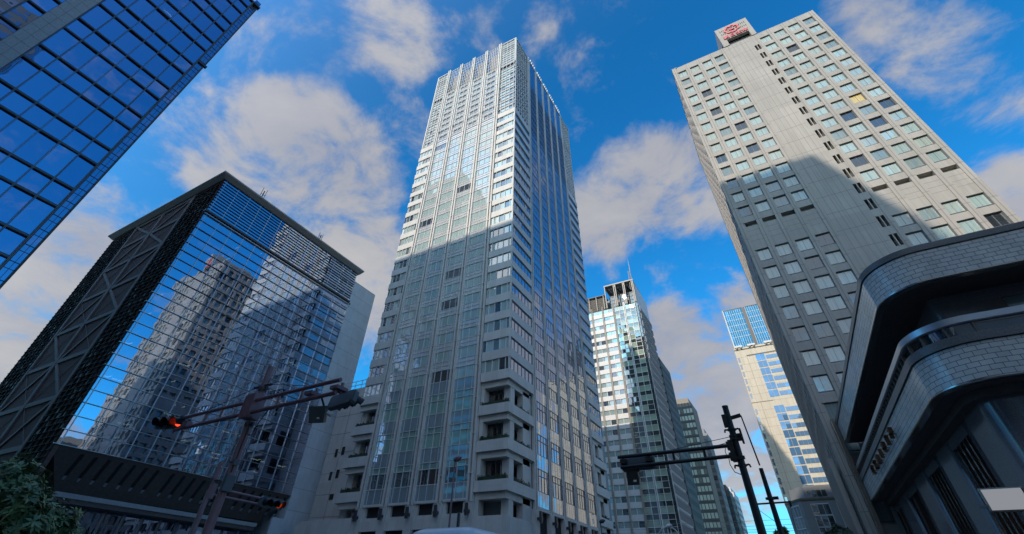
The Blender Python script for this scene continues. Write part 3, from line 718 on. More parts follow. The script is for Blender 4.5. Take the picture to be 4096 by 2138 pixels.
# ================================================================== dark glass building on the left
def dark_building():
    X1, Y0, Y1, Z0, Z1 = -68.7, 21.2, 53.2, 13.45, 54.6
    t = thing('office_building', 'dark mirrored office building with louvred front and cross braced side under a flat cornice', 'office building', (-85, 40, 0))
    E, A = east(X1), front(Y0)
    panes = []; ms = MB(); lv = MB()
    us = [Y0+.05, 21.68]+[21.68+2.285*k for k in range(1, 14)]+[Y1]
    LZ = [Z0+1.4675*k for k in range(24)]
    for i in range(len(us)-1):
        for k in range(23):
            if LZ[k] > 47: continue
            panes.append((E, us[i], us[i+1], LZ[k], min(LZ[k+1], 47.2), 0, G['db'], (.012, .014, .018)))
        for k in range(6): panes.append((E, us[i], us[i+1], 47.9+k*1.117, 47.9+(k+1)*1.117, 0, G['db'], (.02, .025, .035)))
    for u in us[1:-1]: ms.box(E, u-.035, u+.035, Z0, 47.2, 0, .12, M_['silver']); ms.box(E, u-.04, u+.04, 47.9, Z1, 0, .12, M_['silver'])
    for k in range(23): lv.box(E, Y0-.1, Y1, LZ[k]-.03, LZ[k]+.03, .02, .14 if k % 3 else .17, M_['silver'] if k < 14 else M_['lt_metal2'])
    for k in range(13): z = 47.95+k*.5585; lv.box(E, Y0-.1, Y1, z-.03, z+.03, .02, .16, M_['lt_metal'])
    ms.build('mullion', t); lv.build('louvre_bars', t)
    windows(t, panes, 'window_pane', 100)
    b = MB(); b.box(E, Y0, Y1, 47.2, 47.9, -1., -.3, M_['dark'])
    for k in range(60): u = Y0+.3+k*.54; b.box(E, u, u+.28, 47.25, 47.5, -.3, .2, M_['lt_metal'])
    b.box(E, Y0-.1, Y1, 47.5, 47.85, -.3, .38, M_['lt_metal']); b.box(E, Y0, Y1, 47.1, 47.2, -.3, .3, M_['silver']); b.build('maintenance_rail', t)
    # floors inside, seen faintly through the glass
    b = MB()
    for k in range(9):
        z = Z0+4.4025*k+3.9
        if z < 50: b.wbox(-100, X1-.25, Y0+.4, Y1-.2, z, z+.45, M_['room'], (.22, .22, .22))
    b.wbox(-84, -83.5, Y0+.5, Y1-.3, Z0, Z1, M_['room'], (.12, .12, .12)); b.wbox(-100, X1-.3, Y0+.4, Y1-.2, Z0-.1, Z0, M_['room'], (.2, .2, .2))
    b.wbox(-100, X1-.3, Y1-.25, Y1-.15, Z0, Z1, M_['room'], (.2, .2, .2))
    for k in range(7): y = 24+4.57*k; b.wbox(-73.2, -72.6, y, y+.6, Z0, Z1, M_['room'], (.3, .3, .3))
    b.build('floor_slabs', t)
    n = 0
    for k in range(8):
        z = Z0+4.4025*k+3.88
        for i in range(20):
            if random.random() < (.55 if k < 3 else .22) and n < 95:
                y = Y0+1.2+i*1.6; x = X1-2.2-2.6*random.randint(0, 3); b = MB()
                if random.random() < .5: b.wbox(x-.6, x+.6, y-.05, y+.05, z-.1, z, M_['lamp_lit']); 
                else: b.wbox(x-.05, x+.05, y-.6, y+.6, z-.1, z, M_['lamp_lit']); b.wbox(x+.05, x+.8, y+.5, y+.6, z-.1, z, M_['lamp_lit'])
                b.build('ceiling_lamp', t); n += 1
    # braced side
    b = MB(); b.wbox(-104.5, X1-.02, Y0+.1, Y0+.6, Z0-4, Z1+.2, M_['maroon_panel']); b.wbox(-104.5, -100, Y0+.6, Y1+6, 0, Z1, M_['dark_wall']); b.build('side_wall', t)
    b = MB()
    for (xa, xb) in ((-104.6, -95.6), (-76.6, X1)):
        z = Z0-3.5
        while z < Z1-.3: b.box(A, xa, xb+.25, z-.03, z+.03, -.1, .13, M_['louver']); z += .72
        u = xa+.3
        while u < xb: b.box(A, u, u+.14, Z0-3.5, Z1-.3, -.15, .1, M_['louver']); u += 1.5
        for _ in range(420):
            u = random.uniform(xa, xb-.6); z = Z0-3.5+.72*random.randint(0, 61)
            if z < Z1-1.3: b.box(A, u, u+.32, z+.06, z+.66, -.28, -.02, M_['tan_wall'] if random.random() < .6 else M_['maroon_panel'])
    b.build('louvre_screen', t)
    b = MB(); zs = [54.2, 49.3, 43.9, 37.9, 31.8, 25.7, 19.6, 13.8]; cx = [-95.3, -86.1, -76.9]
    for x in cx: b.box(A, x-.36, x+.36, 9, 54.6, -.2, .14, M_['brace'])
    for x in (cx[0]-.62, cx[2]+.62, cx[1]-.62): b.box(A, x-.05, x+.05, 9, 54.6, -.1, .1, M_['brace'])
    for i, z in enumerate(zs): b.box(A, cx[0], cx[2], z-.3, z+.3, -.2, .10, M_['brace'])
    for i in range(7):
        for j in range(2):
            a, c = cx[j], cx[j+1]; zt, zb = zs[i], zs[i+1]
            p0, p1 = A(a, zt, -.02), A(c, zb, -.02); q0, q1 = A(a, zb, .0), A(c, zt, .0)
            if (i+j) % 2: p0, p1, q0, q1 = A(a, zb, -.02), A(c, zt, -.02), A(a, zt, .0), A(c, zb, .0)
            b.bar(p0, p1, .42, .2, M_['brace'], (0, -1, 0)); b.bar(q0, q1, .06, .06, M_['brace'], (0, -1, 0))
    b.build('bracing', t)
    # cornice
    b = MB()
    o_ = 1.0
    for x0, x1, y0, y1 in ((-105.7, X1+o_, Y0-o_, Y1+.9),):
        p = [(x0+.7, y0+.8, 54.75), (x1-.8, y0+.8, 54.75), (x1-.8, y1-.3, 54.75), (x0+.7, y1-.3, 54.75), (x0, y0, 55.35), (x1, y0, 55.35), (x1, y1, 55.35), (x0, y1, 55.35)]
        b.hexa(p, M_['cornice']); b.wbox(x0, x1, y0, y1, 55.35, 55.6, M_['cornice'])
    for k in range(1, 13): y = Y0-o_+k*2.7; b.wbox(X1+o_-.1, X1+o_+.006, y-.025, y+.025, 55.38, 55.58, M_['joint'])
    b.build('cornice', t)
    b = MB(); b.wbox(-100, X1-.5, Y0+.6, Y1, 50, 54.6, M_['dark_wall']); b.build('roof_plant', t)
    # sloping underside with deep slots, canopy and street glazing
    b = MB()
    p = [(-73.5, Y0+3.5, 9.7), (-71.6, Y0+3.5, 9.7), (-71.6, Y1-2, 9.9), (-73.5, Y1-2, 9.9), (-73.5, Y0, 13.4), (X1+.02, Y0, 13.4), (X1+.02, Y1, 13.4), (-73.5, Y1, 13.4)]
    b.hexa(p, M_['soffit']); b.wbox(-100, -73.5, Y0+.4, Y1, 9.7, 13.4, M_['soffit'])
    b.build('soffit', t)
    for k in range(20):
        y = Y0+3.2+1.42*k+(.6 if k > 6 else 0)+(.6 if k > 13 else 0)
        b = MB(); p0 = Vector((X1-.24, y, 13.05)); p1 = Vector((X1-1.78, y+.1, 11.1)); b.bar(p0, p1, .34, .14, M_['dark'], (-1, 0, 1.1)); b.bar(p1, p1+Vector((-.28, 0, -.35)), .3, .16, M_['silver'], (-1, 0, 1.1)); b.build('slot_lamp', t)
    b = MB(); b.wbox(-80, X1-1.0, Y0+3, Y1-3.5, 9.05, 9.5, M_['grey_stone']); b.wbox(-80, X1-1.15, Y0+3.2, Y1-3.7, 8.6, 9.05, M_['soffit']); b.build('canopy', t)
    b = MB(); b.wbox(-80, -72.2, Y0+3, Y1-2, 0, 8.6, G['db'], (.02, .02, .022))
    for k in range(13): y = Y0+3.2+2.2*k; b.wbox(-72.2, -71.9, y-.06, y+.06, 0, 8.6, M_['lt_metal2'])
    b.build('street_glazing', t)
    # pale concrete service core
    b = MB(); b.wbox(-84, X1+.02, Y1+.02, 59.6, 0, 52.8, M_['concrete']); b.wbox(X1-.3, X1+.05, Y1-2.0, Y1+.02, 0, 10.4, M_['concrete']); c = b.build('service_core', t)
    b = MB()
    for k in range(18): z = 2.8+2.935*k; b.wbox(X1, X1+.024, Y1+.02, 59.6, z-.02, z+.02, M_['joint'])
    b.build('panel_joints', c)
    for y, h in ((27.4, 2.2), (41.3, 1.6)):
        b = MB(); 
        for k in range(3): b.tube((X1+.2, y+k*.4, 56), (X1+.2, y+k*.4, 56+h*(.75 if k == 1 else 1)), .05 if k != 1 else .1, None, M_['lt_metal'], 6)
        b.bar((X1+.2, y, 56.8), (X1+.2, y+.8, 56.8), .06, .06, M_['lt_metal']); b.build('antenna', t)
dark_building()

# ================================================================== blue glass tower at the left edge
def blue_left_tower():
    X, Y1 = -39., 4.80
    t = thing('office_tower', 'tower at the left edge with deep blue panes, dark ledges and grey stone pier', 'tower', (-52, -10, 0))
    E = east(X); ys = [4.04-1.262*k for k in range(7)]   # ends at the pier
    zz = []
    for k in range(12): zz += [53.85-4.36*k, 52.15-4.36*k]
    zz = sorted(z for z in zz if z > 1)
    b = MB(); b.wbox(-65, X-1.6, -30, Y1-.1, 0, 54.6, M_['dark']); b.wbox(X-1.6, X-.1, -30, Y1-.15, 54.2, 54.8, M_['lt_metal'])
    for z in zz: b.wbox(X-1.6, X-.15, -30, Y1-.15, z-.12, z+.1, M_['dark'])
    b.build('core', t)
    panes = []; led = MB(); mu = MB()
    def field(ylist, lo):
        for i in range(len(ylist)-1):
            for a, c in zip(zz, zz[1:]+[55.2]): panes.append((E, ylist[i+1], ylist[i], a+.09, c-.09, 0, G['lt'], (.02, .025, .035)))
            mu.box(E, ylist[i]-.05, ylist[i]-.015, 0, 55.2, 0, .16, M_['lt_metal2']); mu.box(E, ylist[i]+.015, ylist[i]+.05, 0, 55.2, 0, .16, M_['lt_metal2'])
        for z in zz:
            led.box(E, ylist[-1], ylist[0]+lo, z-.10, z-.02, 0, .15, M_['lt_metal']); led.box(E, ylist[-1], ylist[0]+lo, z-.02, z+.02, 0, .12, M_['lt_metal2']); led.box(E, ylist[-1], ylist[0]+lo, z+.02, z+.10, 0, .1, M_['lt_metal'])
    field([y for y in ys if y > -3.6]+[-3.57], .05)
    field([-4.73-1.2*k for k in range(14)], 0)
    led.build('ledge', t); mu.build('mullion', t)
    windows(t, panes, 'window_pane', 100)
    b = MB(); b.box(E, -4.73, -3.57, 0, 56, -.3, .32, M_['grey_stone'])
    for k in range(60): z = 1+.94*k; b.box(E, -4.73, -3.57, z-.012, z+.012, .2, .326, M_['joint'])
    b.box(E, -4.16, -4.14, 0, 56, .2, .326, M_['joint']); b.build('stone_pier', t)
    # corner strip of small panes
    sp = []; fr = MB(); z = 1.5; k = 0
    while z < 55.4:
        for u0, u1 in ((4.16, 4.44), (4.44, 4.80)): sp.append((E, u0, u1, z, z+.8, -.12, G['strip'], (.03, .04, .06))); sp.append((E, u0, u1, z+.8, z+1.308, -.12, G['strip'], (.03, .04, .06)))
        fr.box(E, 4.1, 4.8, z-.02, z+.02, -.15, -.09, M_['lt_metal']); fr.box(E, 4.1, 4.8, z+.785, z+.815, -.15, -.1, M_['lt_metal']); z += 1.308
    fr.box(E, 4.43, 4.455, 1, 55.2, -.15, -.09, M_['lt_metal']); fr.box(E, 4.06, 4.17, 1, 55.2, -.15, .02, M_['steel_frame']); fr.box(E, 4.775, 4.80, 1, 55.2, -.15, -.08, M_['lt_metal'])
    fr.build('strip_frame', t); 
    q = MB()
    for p in sp: q.box(*p[:5], p[5]-.05, p[5], p[6], p[7])
    q.build('corner_glazing', t)
    b = MB(); b.box(E, 4.1, 5.0, 41.6, 41.85, -.2, .05, M_['lt_metal']); b.box(E, 3.3, 4.95, 55.2, 55.45, -.3, .15, M_['lt_metal']); b.wbox(-60, X-.1, Y1-.12, Y1+.03, 0, 55.3, M_['dark_wall']); b.build('edge_trim', t)
    for y, z in ((-.2, 44.4), (2.2, 50.2), (-2, 47.)):
        b = MB(); b.wbox(X-.5, X-.42, y-.42, y+.42, z-.03, z+.03, M_['lamp_bright']); b.build('ceiling_lamp', t)
blue_left_tower()

# ================================================================== curved tiled building on the right
def curved_building():
    t = thing('commercial_building', 'low curved building with two grey tiled bands over dark polished granite', 'building', (12, 34, 0))
    A0, B0, CR = Vector((5.6, 57.2)), Vector((6.97, 28.95)), 2.5
    d = (B0-A0).normalized(); nl = Vector((d.y, -d.x))       # outward normal of the avenue side (towards -x)
    if nl.x > 0: nl = -nl
    C = Vector((9.47, 28.95)); a0 = math.atan2(nl.y, nl.x); a1 = -math.pi/2
    a0 = a0 if a0 < 0 else a0-2*math.pi
    base = []                                                # (point, outward normal)
    n1 = 40
    for i in range(n1): base.append((A0+(C+nl*CR-A0)*(i/n1), nl))
    for i in range(25):
        a = lerp(a0, a1, i/24); n = Vector((math.cos(a), math.sin(a))); base.append((C+n*CR, n))
    for i in range(1, 31): base.append((Vector((C.x+i*1.2, C.y-CR)), Vector((0, -1))))
    S = [0]
    for (p, _), (q, _) in zip(base, base[1:]): S.append(S[-1]+(q-p).length)
    def off(i, o):
        p, n = base[i]; return p+n*o
    def sweep(prof, mat, name, par=t, i0=0, i1=None, smooth=True, seg=None):
        """closed profile [(outward, z)...] swept along the outline"""
        b = MB(); b.uv = []; i1 = len(base)-1 if i1 is None else i1; k = len(prof); mi = b.mi(mat); vacc = [0]
        for (o, z), (o2, z2) in zip(prof, prof[1:]+prof[:1]): vacc.append(vacc[-1]+math.hypot(o2-o, z2-z))
        for i in range(i0, i1+1):
            for o, z in prof:
                q = off(i, max(o, -2.3) if 40 <= i <= 64 else o); b.v.append((q.x, q.y, z))
        for r in range(i1-i0):
            for j in range(k):
                j2 = (j+1) % k; b.f.append((r*k+j, r*k+j2, (r+1)*k+j2, (r+1)*k+j)); b.m.append(mi); b.t.append((1, 1, 1))
                s0, s1 = S[i0+r], S[i0+r+1]; b.uv += [(s0, vacc[j]), (s0, vacc[j+1]), (s1, vacc[j+1]), (s1, vacc[j])]
        for r in (0, i1-i0):
            f = tuple(r*k+j for j in range(k)); b.f.append(f if r else f[::-1]); b.m.append(mi); b.t.append((1, 1, 1)); b.uv += [(0, 0)]*k
        o = b.build(name, par)
        bm = bmesh.new(); bm.from_mesh(o.data); bmesh.ops.recalc_face_normals(bm, faces=bm.faces); bm.to_mesh(o.data); bm.free()
        if smooth:
            o.data.polygons.foreach_set('use_smooth', [True]*len(o.data.polygons))
            for e in o.data.edges:
                v = e.vertices
                if abs(v[0]-v[1]) >= k: e.use_edge_sharp = True
        return o
    T, GC, BM, SO, GR = M_['tile'], M_['granite_cap'], M_['bright_metal'], M_['soffit'], M_['granite']
    sweep([(0, 14.42), (0, 15.95), (-.4, 15.95), (-.4, 14.42)], T, 'tiled_band')
    sweep([(.06, 16.0), (.06, 16.32), (-.6, 16.32), (-.6, 16.0)], GC, 'coping')
    sweep([(.02, 14.3), (.05, 14.34), (.05, 14.40), (-.3, 14.40), (-.3, 14.3)], BM, 'edge_trim')
    sweep([(-.06, 14.33), (-.06, 14.38), (-4.2, 14.38), (-4.2, 14.33)], SO, 'soffit')
    sweep([(-2.2, 11.3), (-2.2, 12.1), (-2.6, 12.1), (-2.6, 11.3)], GR, 'upper_wall')
    sweep([(-2.2, 13.75), (-2.2, 14.33), (-2.6, 14.33), (-2.6, 13.75)], GR, 'upper_wall')
    for i0, i1 in ((36, 66), (71, 72), (77, 78), (83, 84), (89, 90), (30, 31), (24, 25), (18, 19), (12, 13), (6, 7)): sweep([(-2.19, 12.1), (-2.19, 13.75), (-2.6, 13.75), (-2.6, 12.1)], GR, 'wall_pier', i0=i0, i1=i1)
    def glz(i0, i1):
        o = sweep([(-2.3, 12.1), (-2.3, 13.75), (-2.4, 13.75), (-2.4, 12.1)], G['rb'], 'window', i0=i0, i1=i1, smooth=False)
        for k in range(i0, i1+1, 3):
            q = off(k, -2.28); b = MB(); b.wbox(q.x-.04, q.x+.04, q.y-.04, q.y+.04, 12.1, 13.75, M_['lt_metal']); b.build('window_frame', o)
        o.data.attributes['tone'].data.foreach_set('color', [.26, .30, .28, 1]*len(o.data.polygons))
    for i0, i1 in ((66, 71), (72, 77), (78, 83), (31, 36), (25, 30), (19, 24)): glz(i0, i1)
    # balustrade: metal rail on posts
    sweep([(-.05, 11.98), (.02, 12.02), (.02, 12.30), (-.05, 12.34), (-.22, 12.34), (-.22, 11.98)], M_['silver'], 'rail')
    for i in list(range(1, 40, 1))+[44, 50, 57, 64]+list(range(67, 94, 2)):
        p, n = base[i]; a = p-n*.12; tg = Vector((-n.y, n.x)); b = MB()
        b.hexa([(a.x+tg.x*.05-n.x*.09, a.y+tg.y*.05-n.y*.09, 11.45), (a.x-tg.x*.05-n.x*.09, a.y-tg.y*.05-n.y*.09, 11.45), (a.x-tg.x*.05+n.x*.06, a.y-tg.y*.05+n.y*.06, 11.45), (a.x+tg.x*.05+n.x*.06, a.y+tg.y*.05+n.y*.06, 11.45),
                (a.x+tg.x*.05-n.x*.09, a.y+tg.y*.05-n.y*.09, 11.99), (a.x-tg.x*.05-n.x*.09, a.y-tg.y*.05-n.y*.09, 11.99), (a.x-tg.x*.05+n.x*.06, a.y-tg.y*.05+n.y*.06, 11.99), (a.x+tg.x*.05+n.x*.06, a.y+tg.y*.05+n.y*.06, 11.99)], M_['steel_frame']); b.build('rail_post', t)
    g = sweep([(-.13, 11.45), (-.13, 11.98), (-.15, 11.98), (-.15, 11.45)], G['rb'], 'rail_glass', i0=52); g.data.attributes['tone'].data.foreach_set('color', [.06, .065, .07, 1]*len(g.data.polygons))
    sweep([(.08, 11.08), (.08, 11.46), (-.5, 11.46), (-.5, 11.08)], GC, 'coping')
    sweep([(0, 9.56), (0, 11.04), (-.4, 11.04), (-.4, 9.56)], T, 'tiled_band')
    sweep([(.02, 9.44), (.05, 9.48), (.05, 9.54), (-.3, 9.54), (-.3, 9.44)], BM, 'edge_trim')
    sweep([(-.06, 9.46), (-.06, 9.52), (-3.6, 9.52), (-3.6, 9.46)], SO, 'soffit')
    sweep([(-1.0, 9.1), (-1.0, 9.46), (-1.5, 9.46), (-1.5, 9.1)], SO, 'soffit_step')
    # ground floor: polished granite piers and tall bronze framed windows
    sweep([(-1.5, 0), (-1.5, 3.2), (-2.1, 3.2), (-2.1, 0)], GR, 'ground_wall')
    sweep([(-1.5, 8.6), (-1.5, 9.4), (-2.1, 9.4), (-2.1, 8.6)], GR, 'ground_wall')
    for i0, i1 in ((36, 66), (70, 78), (26, 31), (15, 21), (4, 10)): sweep([(-1.46, 0), (-1.46, 9.4), (-2.1, 9.4), (-2.1, 0)], GR, 'granite_pier', i0=i0, i1=i1)
    o = sweep([(-1.62, 3.2), (-1.62, 8.6), (-1.67, 8.6), (-1.67, 3.2)], G['rb'], 'shop_window', i0=0, i1=37, smooth=False); o.data.attributes['tone'].data.foreach_set('color', [.035, .035, .04, 1]*len(o.data.polygons))
    o2 = sweep([(-1.62, 3.2), (-1.62, 8.6), (-1.67, 8.6), (-1.67, 3.2)], G['rb'], 'shop_window', i0=66, i1=94, smooth=False); o2.data.attributes['tone'].data.foreach_set('color', [.035, .035, .04, 1]*len(o2.data.polygons))
    for i in list(range(0, 38)):
        p, n = base[i]; q = p-n*1.58; b = MB(); m_ = BM if i % 5 == 1 else M_['bronze']; b.wbox(q.x-.035, q.x+.035, q.y-.03, q.y+.03, 3.2, 8.6, m_); b.build('window_mullion', t)
    b = MB()
    for z in (1.1, 2.2, 3.3, 4.4, 5.5, 6.6, 7.7): pass
    r = []
    for i, (p, n) in enumerate(base): q = off(i, -2.3); r.append((q.x, q.y))
    poly = r+[(45, 57.2)]
    for z0, z1 in ((9.55, 10.9), (14.45, 15.9)):
        k = len(poly); bb = len(b.v); b.v += [(x, y, z0) for x, y in poly]+[(x, y, z1) for x, y in poly]
        mi = b.mi(M_['dark_wall'])
        for f in [tuple(bb+k+i for i in range(k)), tuple(bb+i for i in reversed(range(k)))]+[(bb+i, bb+(i+1) % k, bb+k+(i+1) % k, bb+k+i) for i in range(k)]: b.f.append(f); b.m.append(mi); b.t.append((1, 1, 1))
    b.wbox(9.6, 45, 33.5, 57, 0, 15.8, M_['dark_wall']); b.build('core', t)
    # down pipe at the end of the avenue side
    b = MB(); b.wbox(5.25, 5.6, 57.0, 57.4, 0, 16.6, M_['steel_frame']); b.wbox(5.2, 5.25, 57.05, 57.2, 0, 16.4, M_['bright_metal']); b.build('down_pipe', t)
    # seven raised bronze letters, seen almost edge on
    shp = [[(0, 1, .0, .16), (.84, 1, .0, .5), (0, .16, 0, .5)], [(0, .16, 0, .5), (.42, .58, 0, .5), (.84, 1, 0, .5), (.5, 1, 0, .14), (0, .5, .36, .5)], [(0, 1, 0, .14), (0, 1, .36, .5), (.4, .54, .1, .4), (.86, 1, .1, .4)],
           [(0, 1, .18, .34)], [(0, 1, 0, .15), (0, .16, .1, .5), (.42, .58, .1, .45), (.84, 1, .1, .5), (.5, .9, .36, .5)], [(.84, 1, 0, .5), (0, .9, .2, .34)], [(0, 1, 0, .15), (.84, 1, .1, .5), (.45, .6, .1, .5), (.55, .9, .36, .5)]]
    for k in range(7):
        y0 = 48.65-1.765*k; b = MB()
        for v0, v1, u0, u1 in shp[k]:
            P = lambda u, v, w: Vector((6.97-(y0-u-28.95)*.0484-w, y0-u, 10.08+v*.57))
            q = [P(u0, v0, .34), P(u1, v0, .34), P(u1, v0, .10), P(u0, v0, .10), P(u0, v1, .34), P(u1, v1, .34), P(u1, v1, .10), P(u0, v1, .10)]
            b.hexa(q, M_['bronze'], flip=True)
        P0 = Vector((6.97-(y0-.25-28.95)*.0484, y0-.25, 10.3)); b.bar(P0, P0+Vector((-.12, 0, 0)), .05, .05, M_['lt_metal'])
        b.build('raised_letter', t)
    s = thing('sign_board', 'blank white sign board in a pale metal frame jutting from the dark granite wall', 'sign', (7.5, 29, 5))
    b = MB(); b.wbox(6.86, 8.16, 28.96, 29.04, 5.09, 5.83, M_['sign_glow']); b.build('board', s)
    b = MB(); b.wbox(6.8, 8.22, 28.93, 29.1, 5.83, 5.88, M_['bright_metal']); b.wbox(6.8, 8.22, 28.93, 29.1, 5.03, 5.09, M_['steel_frame']); b.wbox(6.8, 6.86, 28.93, 29.1, 5.09, 5.83, M_['bright_metal']); b.wbox(8.16, 8.22, 28.93, 29.1, 5.09, 5.83, M_['steel_frame']); b.build('frame', s)
    for a_, c_, z_ in ((8.1, 8.7, 5.6), (8.1, 8.7, 5.2), (6.5, 6.8, 5.2)): b = MB(); b.wbox(a_, c_, 28.98, 29.08, z_, z_+.08, M_['grey_metal']); b.build('bracket', s)
curved_building()

# ================================================================== far side of the avenue
def white_green_tower():
    X1, Y0, Y1 = -32.4, 161, 179.5; zp = lambda z: 1.6+(z-1.6)*1.08
    t = thing('office_tower', 'white and green glass tower with an open steel crown and lattice mast on top', 'tower', (-45, 170, 0))
    A, E = front(Y0), east(X1); H = 94.9
    b = MB(); b.wbox(-64, X1-.3, Y0+.5, Y1-.3, 0, H-.3, M_['dark']); b.wbox(X1-.5, X1-.02, Y0+.8, Y1, 0, H+9, M_['ws_white']); b.wbox(-50, X1-1.6, Y0+6, Y1, H-.3, H+7, M_['grey_wall']); b.build('core', t)
    bays = [X1-.85-4.6*k for k in range(8)]; panes = []; w = MB(); fr = MB(); FH = 3.3
    n = int(H/FH)
    for i in range(7):
        a, c = bays[i+1], bays[i]
        for k in range(n):
            z = H-.4-FH*(k+1)
            if i < 2:
                m_ = (a+c)/2
                for u0, u1 in ((a+.2, m_), (m_, c-.2)):
                    r = random.random(); tn = (.33, .42, .32) if r < .75 else (.05, .06, .06)
                    panes.append((A, u0+.05, u1-.05, z+1.5, z+3.2, 0, G['far'], rt(tn))); panes.append((A, u0+.05, u1-.05, z+.05, z+1.45, 0, G['far'], rt((.05, .06, .055))))
                for zz in (z, z+1.48): fr.box(A, a, c, zz-.05, zz+.05, -.1, .12, M_['ct_metal'])
                for u in (a+.2, m_, c-.2): fr.box(A, u-.05, u+.05, z, z+FH, -.1, .14, M_['ct_metal'])
            else:
                w.box(A, a, c, z-.1, z+1.55, -.2, .15, M_['ws_white'])
                for u0, u1 in ((a+.35, (a+c)/2-.08), ((a+c)/2+.08, c-.35)):
                    r = random.random(); panes.append((A, u0, u1, z+1.55, z+3.2, -.1, G['far'], rt((.3, .38, .36) if r < .8 else (.06, .07, .08))))
                for u0, u1 in ((a, a+.35), ((a+c)/2-.08, (a+c)/2+.08), (c-.35, c)): w.box(A, u0, u1, z+1.55, z+FH-.1, -.2, .12, M_['ws_white'])
        if i >= 1:
            for dx in (-.22, .22): b = MB(); b.box(A, c+dx-.1, c+dx+.1, 0, H+1, .0, .4, M_['ct_metal'] if i < 2 else M_['fin_dark']); b.build('fin', t)
    for k in range(n):
        z = H-.4-FH*(k+1); panes.append((A, X1-.75, X1-.1, z+1.5, z+3.2, 0, G['far'], (.06, .08, .08))); panes.append((A, X1-.75, X1-.1, z+.05, z+1.45, 0, G['far'], (.04, .05, .05)))
        for j in range(14):
            y = Y0+1.2+j*1.3; fr.box(E, y-.05, y+.05, z, z+2.2, 0, .45, M_['grey_wall']); panes.append((E, y+.2, y+1.0, z+.8, z+2.9, .02, G['side'], (.14, .16, .17)))
        fr.box(E, Y0, Y1, z-.06, z+.06, 0, .12, M_['ct_metal'])
    windows(t, panes, 'window', 100); w.build('wall', t); fr.build('mullion_grid', t)
    # crown
    b = MB(); st = M_['crown_steel']; Z1 = 104.8
    for u in (-44.9, -41.0, -40.3, -37.0, -36.4, -33.2, -32.7): b.box(A, u-.16, u+.16, H, Z1+.4, -.4, .3, st)
    for u in (-44.9, -40.6, -36.7, -32.7): b.wbox(u-.15, u+.15, Y0, Y1-6, Z1-.6, Z1+.1, st)
    b.wbox(-45.2, -32.4, Y0-.3, Y0+.5, Z1+.3, Z1+.8, st)
    b.build('crown_frame', t)
    b = MB(); b.wbox(-45, -32.6, Y0+.5, Y1-8, Z1+.1, Z1+.5, M_['grey_soffit'])
    for i in range(3):
        for j in range(3): x = -44+i*4.0+j*1.1; b.wbox(x, x+.7, Y0+1.5, Y0+3, Z1-.0, Z1+.1, M_['ws_white']); b.wbox(x+.2, x+.9, Y0+3.6, Y0+5.1, Z1-.0, Z1+.1, M_['ws_white'])
    b.build('crown_roof', t)
    b = MB()
    for i in range(3):
        a = -44.3+i*4.1
        b.box(A, a, a+2.9, H, H+6.8, -3.2, -3.0, G['far'], (.05, .1, .11))
        for k in range(4): b.box(A, a+k*.95, a+k*.95+.12, H, H+6.8, -3.0, -2.8, st)
        for k in range(5): b.box(A, a, a+2.9, H+k*1.6, H+k*1.6+.14, -3.0, -2.8, st)
    b.build('crown_glazing', t)
    b = MB()
    for k in range(7): z = H+.4+k*.95; b.wbox(-63, -45.4, Y0+.2, Y0+.6, z, z+.25, M_['grey_soffit'])
    for k in range(5): x = -46-k*3.2; b.wbox(x-.12, x+.12, Y0-.2, Y0+.2, H, H+6.5, st)
    b.wbox(-63, -45.4, Y0-.3, Y0+5, H+6.3, H+6.6, M_['grey_soffit']); b.wbox(-63, -45.4, Y0+1, Y0+1.4, H-.3, H+6.3, M_['tan_wall']); b.build('roof_screen', t)
    b = MB(); zb, zt = Z1+.5, 113.2
    P = [(-34.2, Y0+.4), (-32.9, Y0+.4), (-33.5, Y0+1.5)]; tip = (-33.2, Y0+.7)
    Q = [(lerp(p[0], tip[0], .35), lerp(p[1], tip[1], .35)) for p in P]
    for p, q in zip(P, Q): b.tube((*p, zb-4), (*q, zt-2.6), .1, .08, st, 6)
    for k in range(14):
        f = k/14; z = lerp(zb-4, zt-2.6, f)
        R_ = [(lerp(p[0], q[0], f), lerp(p[1], q[1], f)) for p, q in zip(P, Q)]
        for i in range(3): b.bar((*R_[i], z), (*R_[(i+1) % 3], z), .07, .07, st)
    b.tube((*Q[1], zt-3), (*Q[1], zt+3.4), .2, .05, st, 6); b.build('lattice_mast', t)
white_green_tower()

def slab(label, x0, x1, y0, y1, H, wall, cols, fh, gl, tn, wf=.55, cat='tower', side=None, pilasters=True, name='office_tower', trim=None):
    t = thing(name, label, cat, ((x0+x1)/2, (y0+y1)/2, 0)); A, E = front(y0), east(x1)
    b = MB(); b.wbox(x0, x1, y0, y1, 0, H, wall); b.wbox(x0+1, x1-1, y0+1, y1-1, H, H+2.4, wall); b.build('wall', t)
    panes = []; fr = MB(); n = int((H-2)/fh)
    for k in range(n):
        z = H-2-fh*(k+1)
        for i in range(cols):
            u0, u1 = lerp(x0, x1, (i+.12)/cols), lerp(x0, x1, (i+.88)/cols)
            tt = tn if random.random() < .88 else tuple(c*.35 for c in tn)
            panes.append((A, u0, u1, z+fh*(1-wf)/2, z+fh*(1+wf)/2, .08, gl, rt(tt)))
        if side:
            m_ = int((y1-y0)/side)
            for i in range(m_): panes.append((E, y0+side*(i+.2), y0+side*(i+.8), z+fh*.25, z+fh*.75, .04, G['side'], rt(tn)))
        fr.box(A, x0, x1, z-.06, z+.06, 0, .14, trim or wall)
    if trim: fr.box(A, x0, x1, 0, H-1.5, 0, .02, trim)
    if pilasters:
        for i in range(cols+1): u = lerp(x0, x1, i/cols); fr.box(A, u-.12, u+.12, 0, H, 0, .14 if trim else .22, trim or wall)
    windows(t, panes, 'window', 100); fr.build('pilasters', t); return t
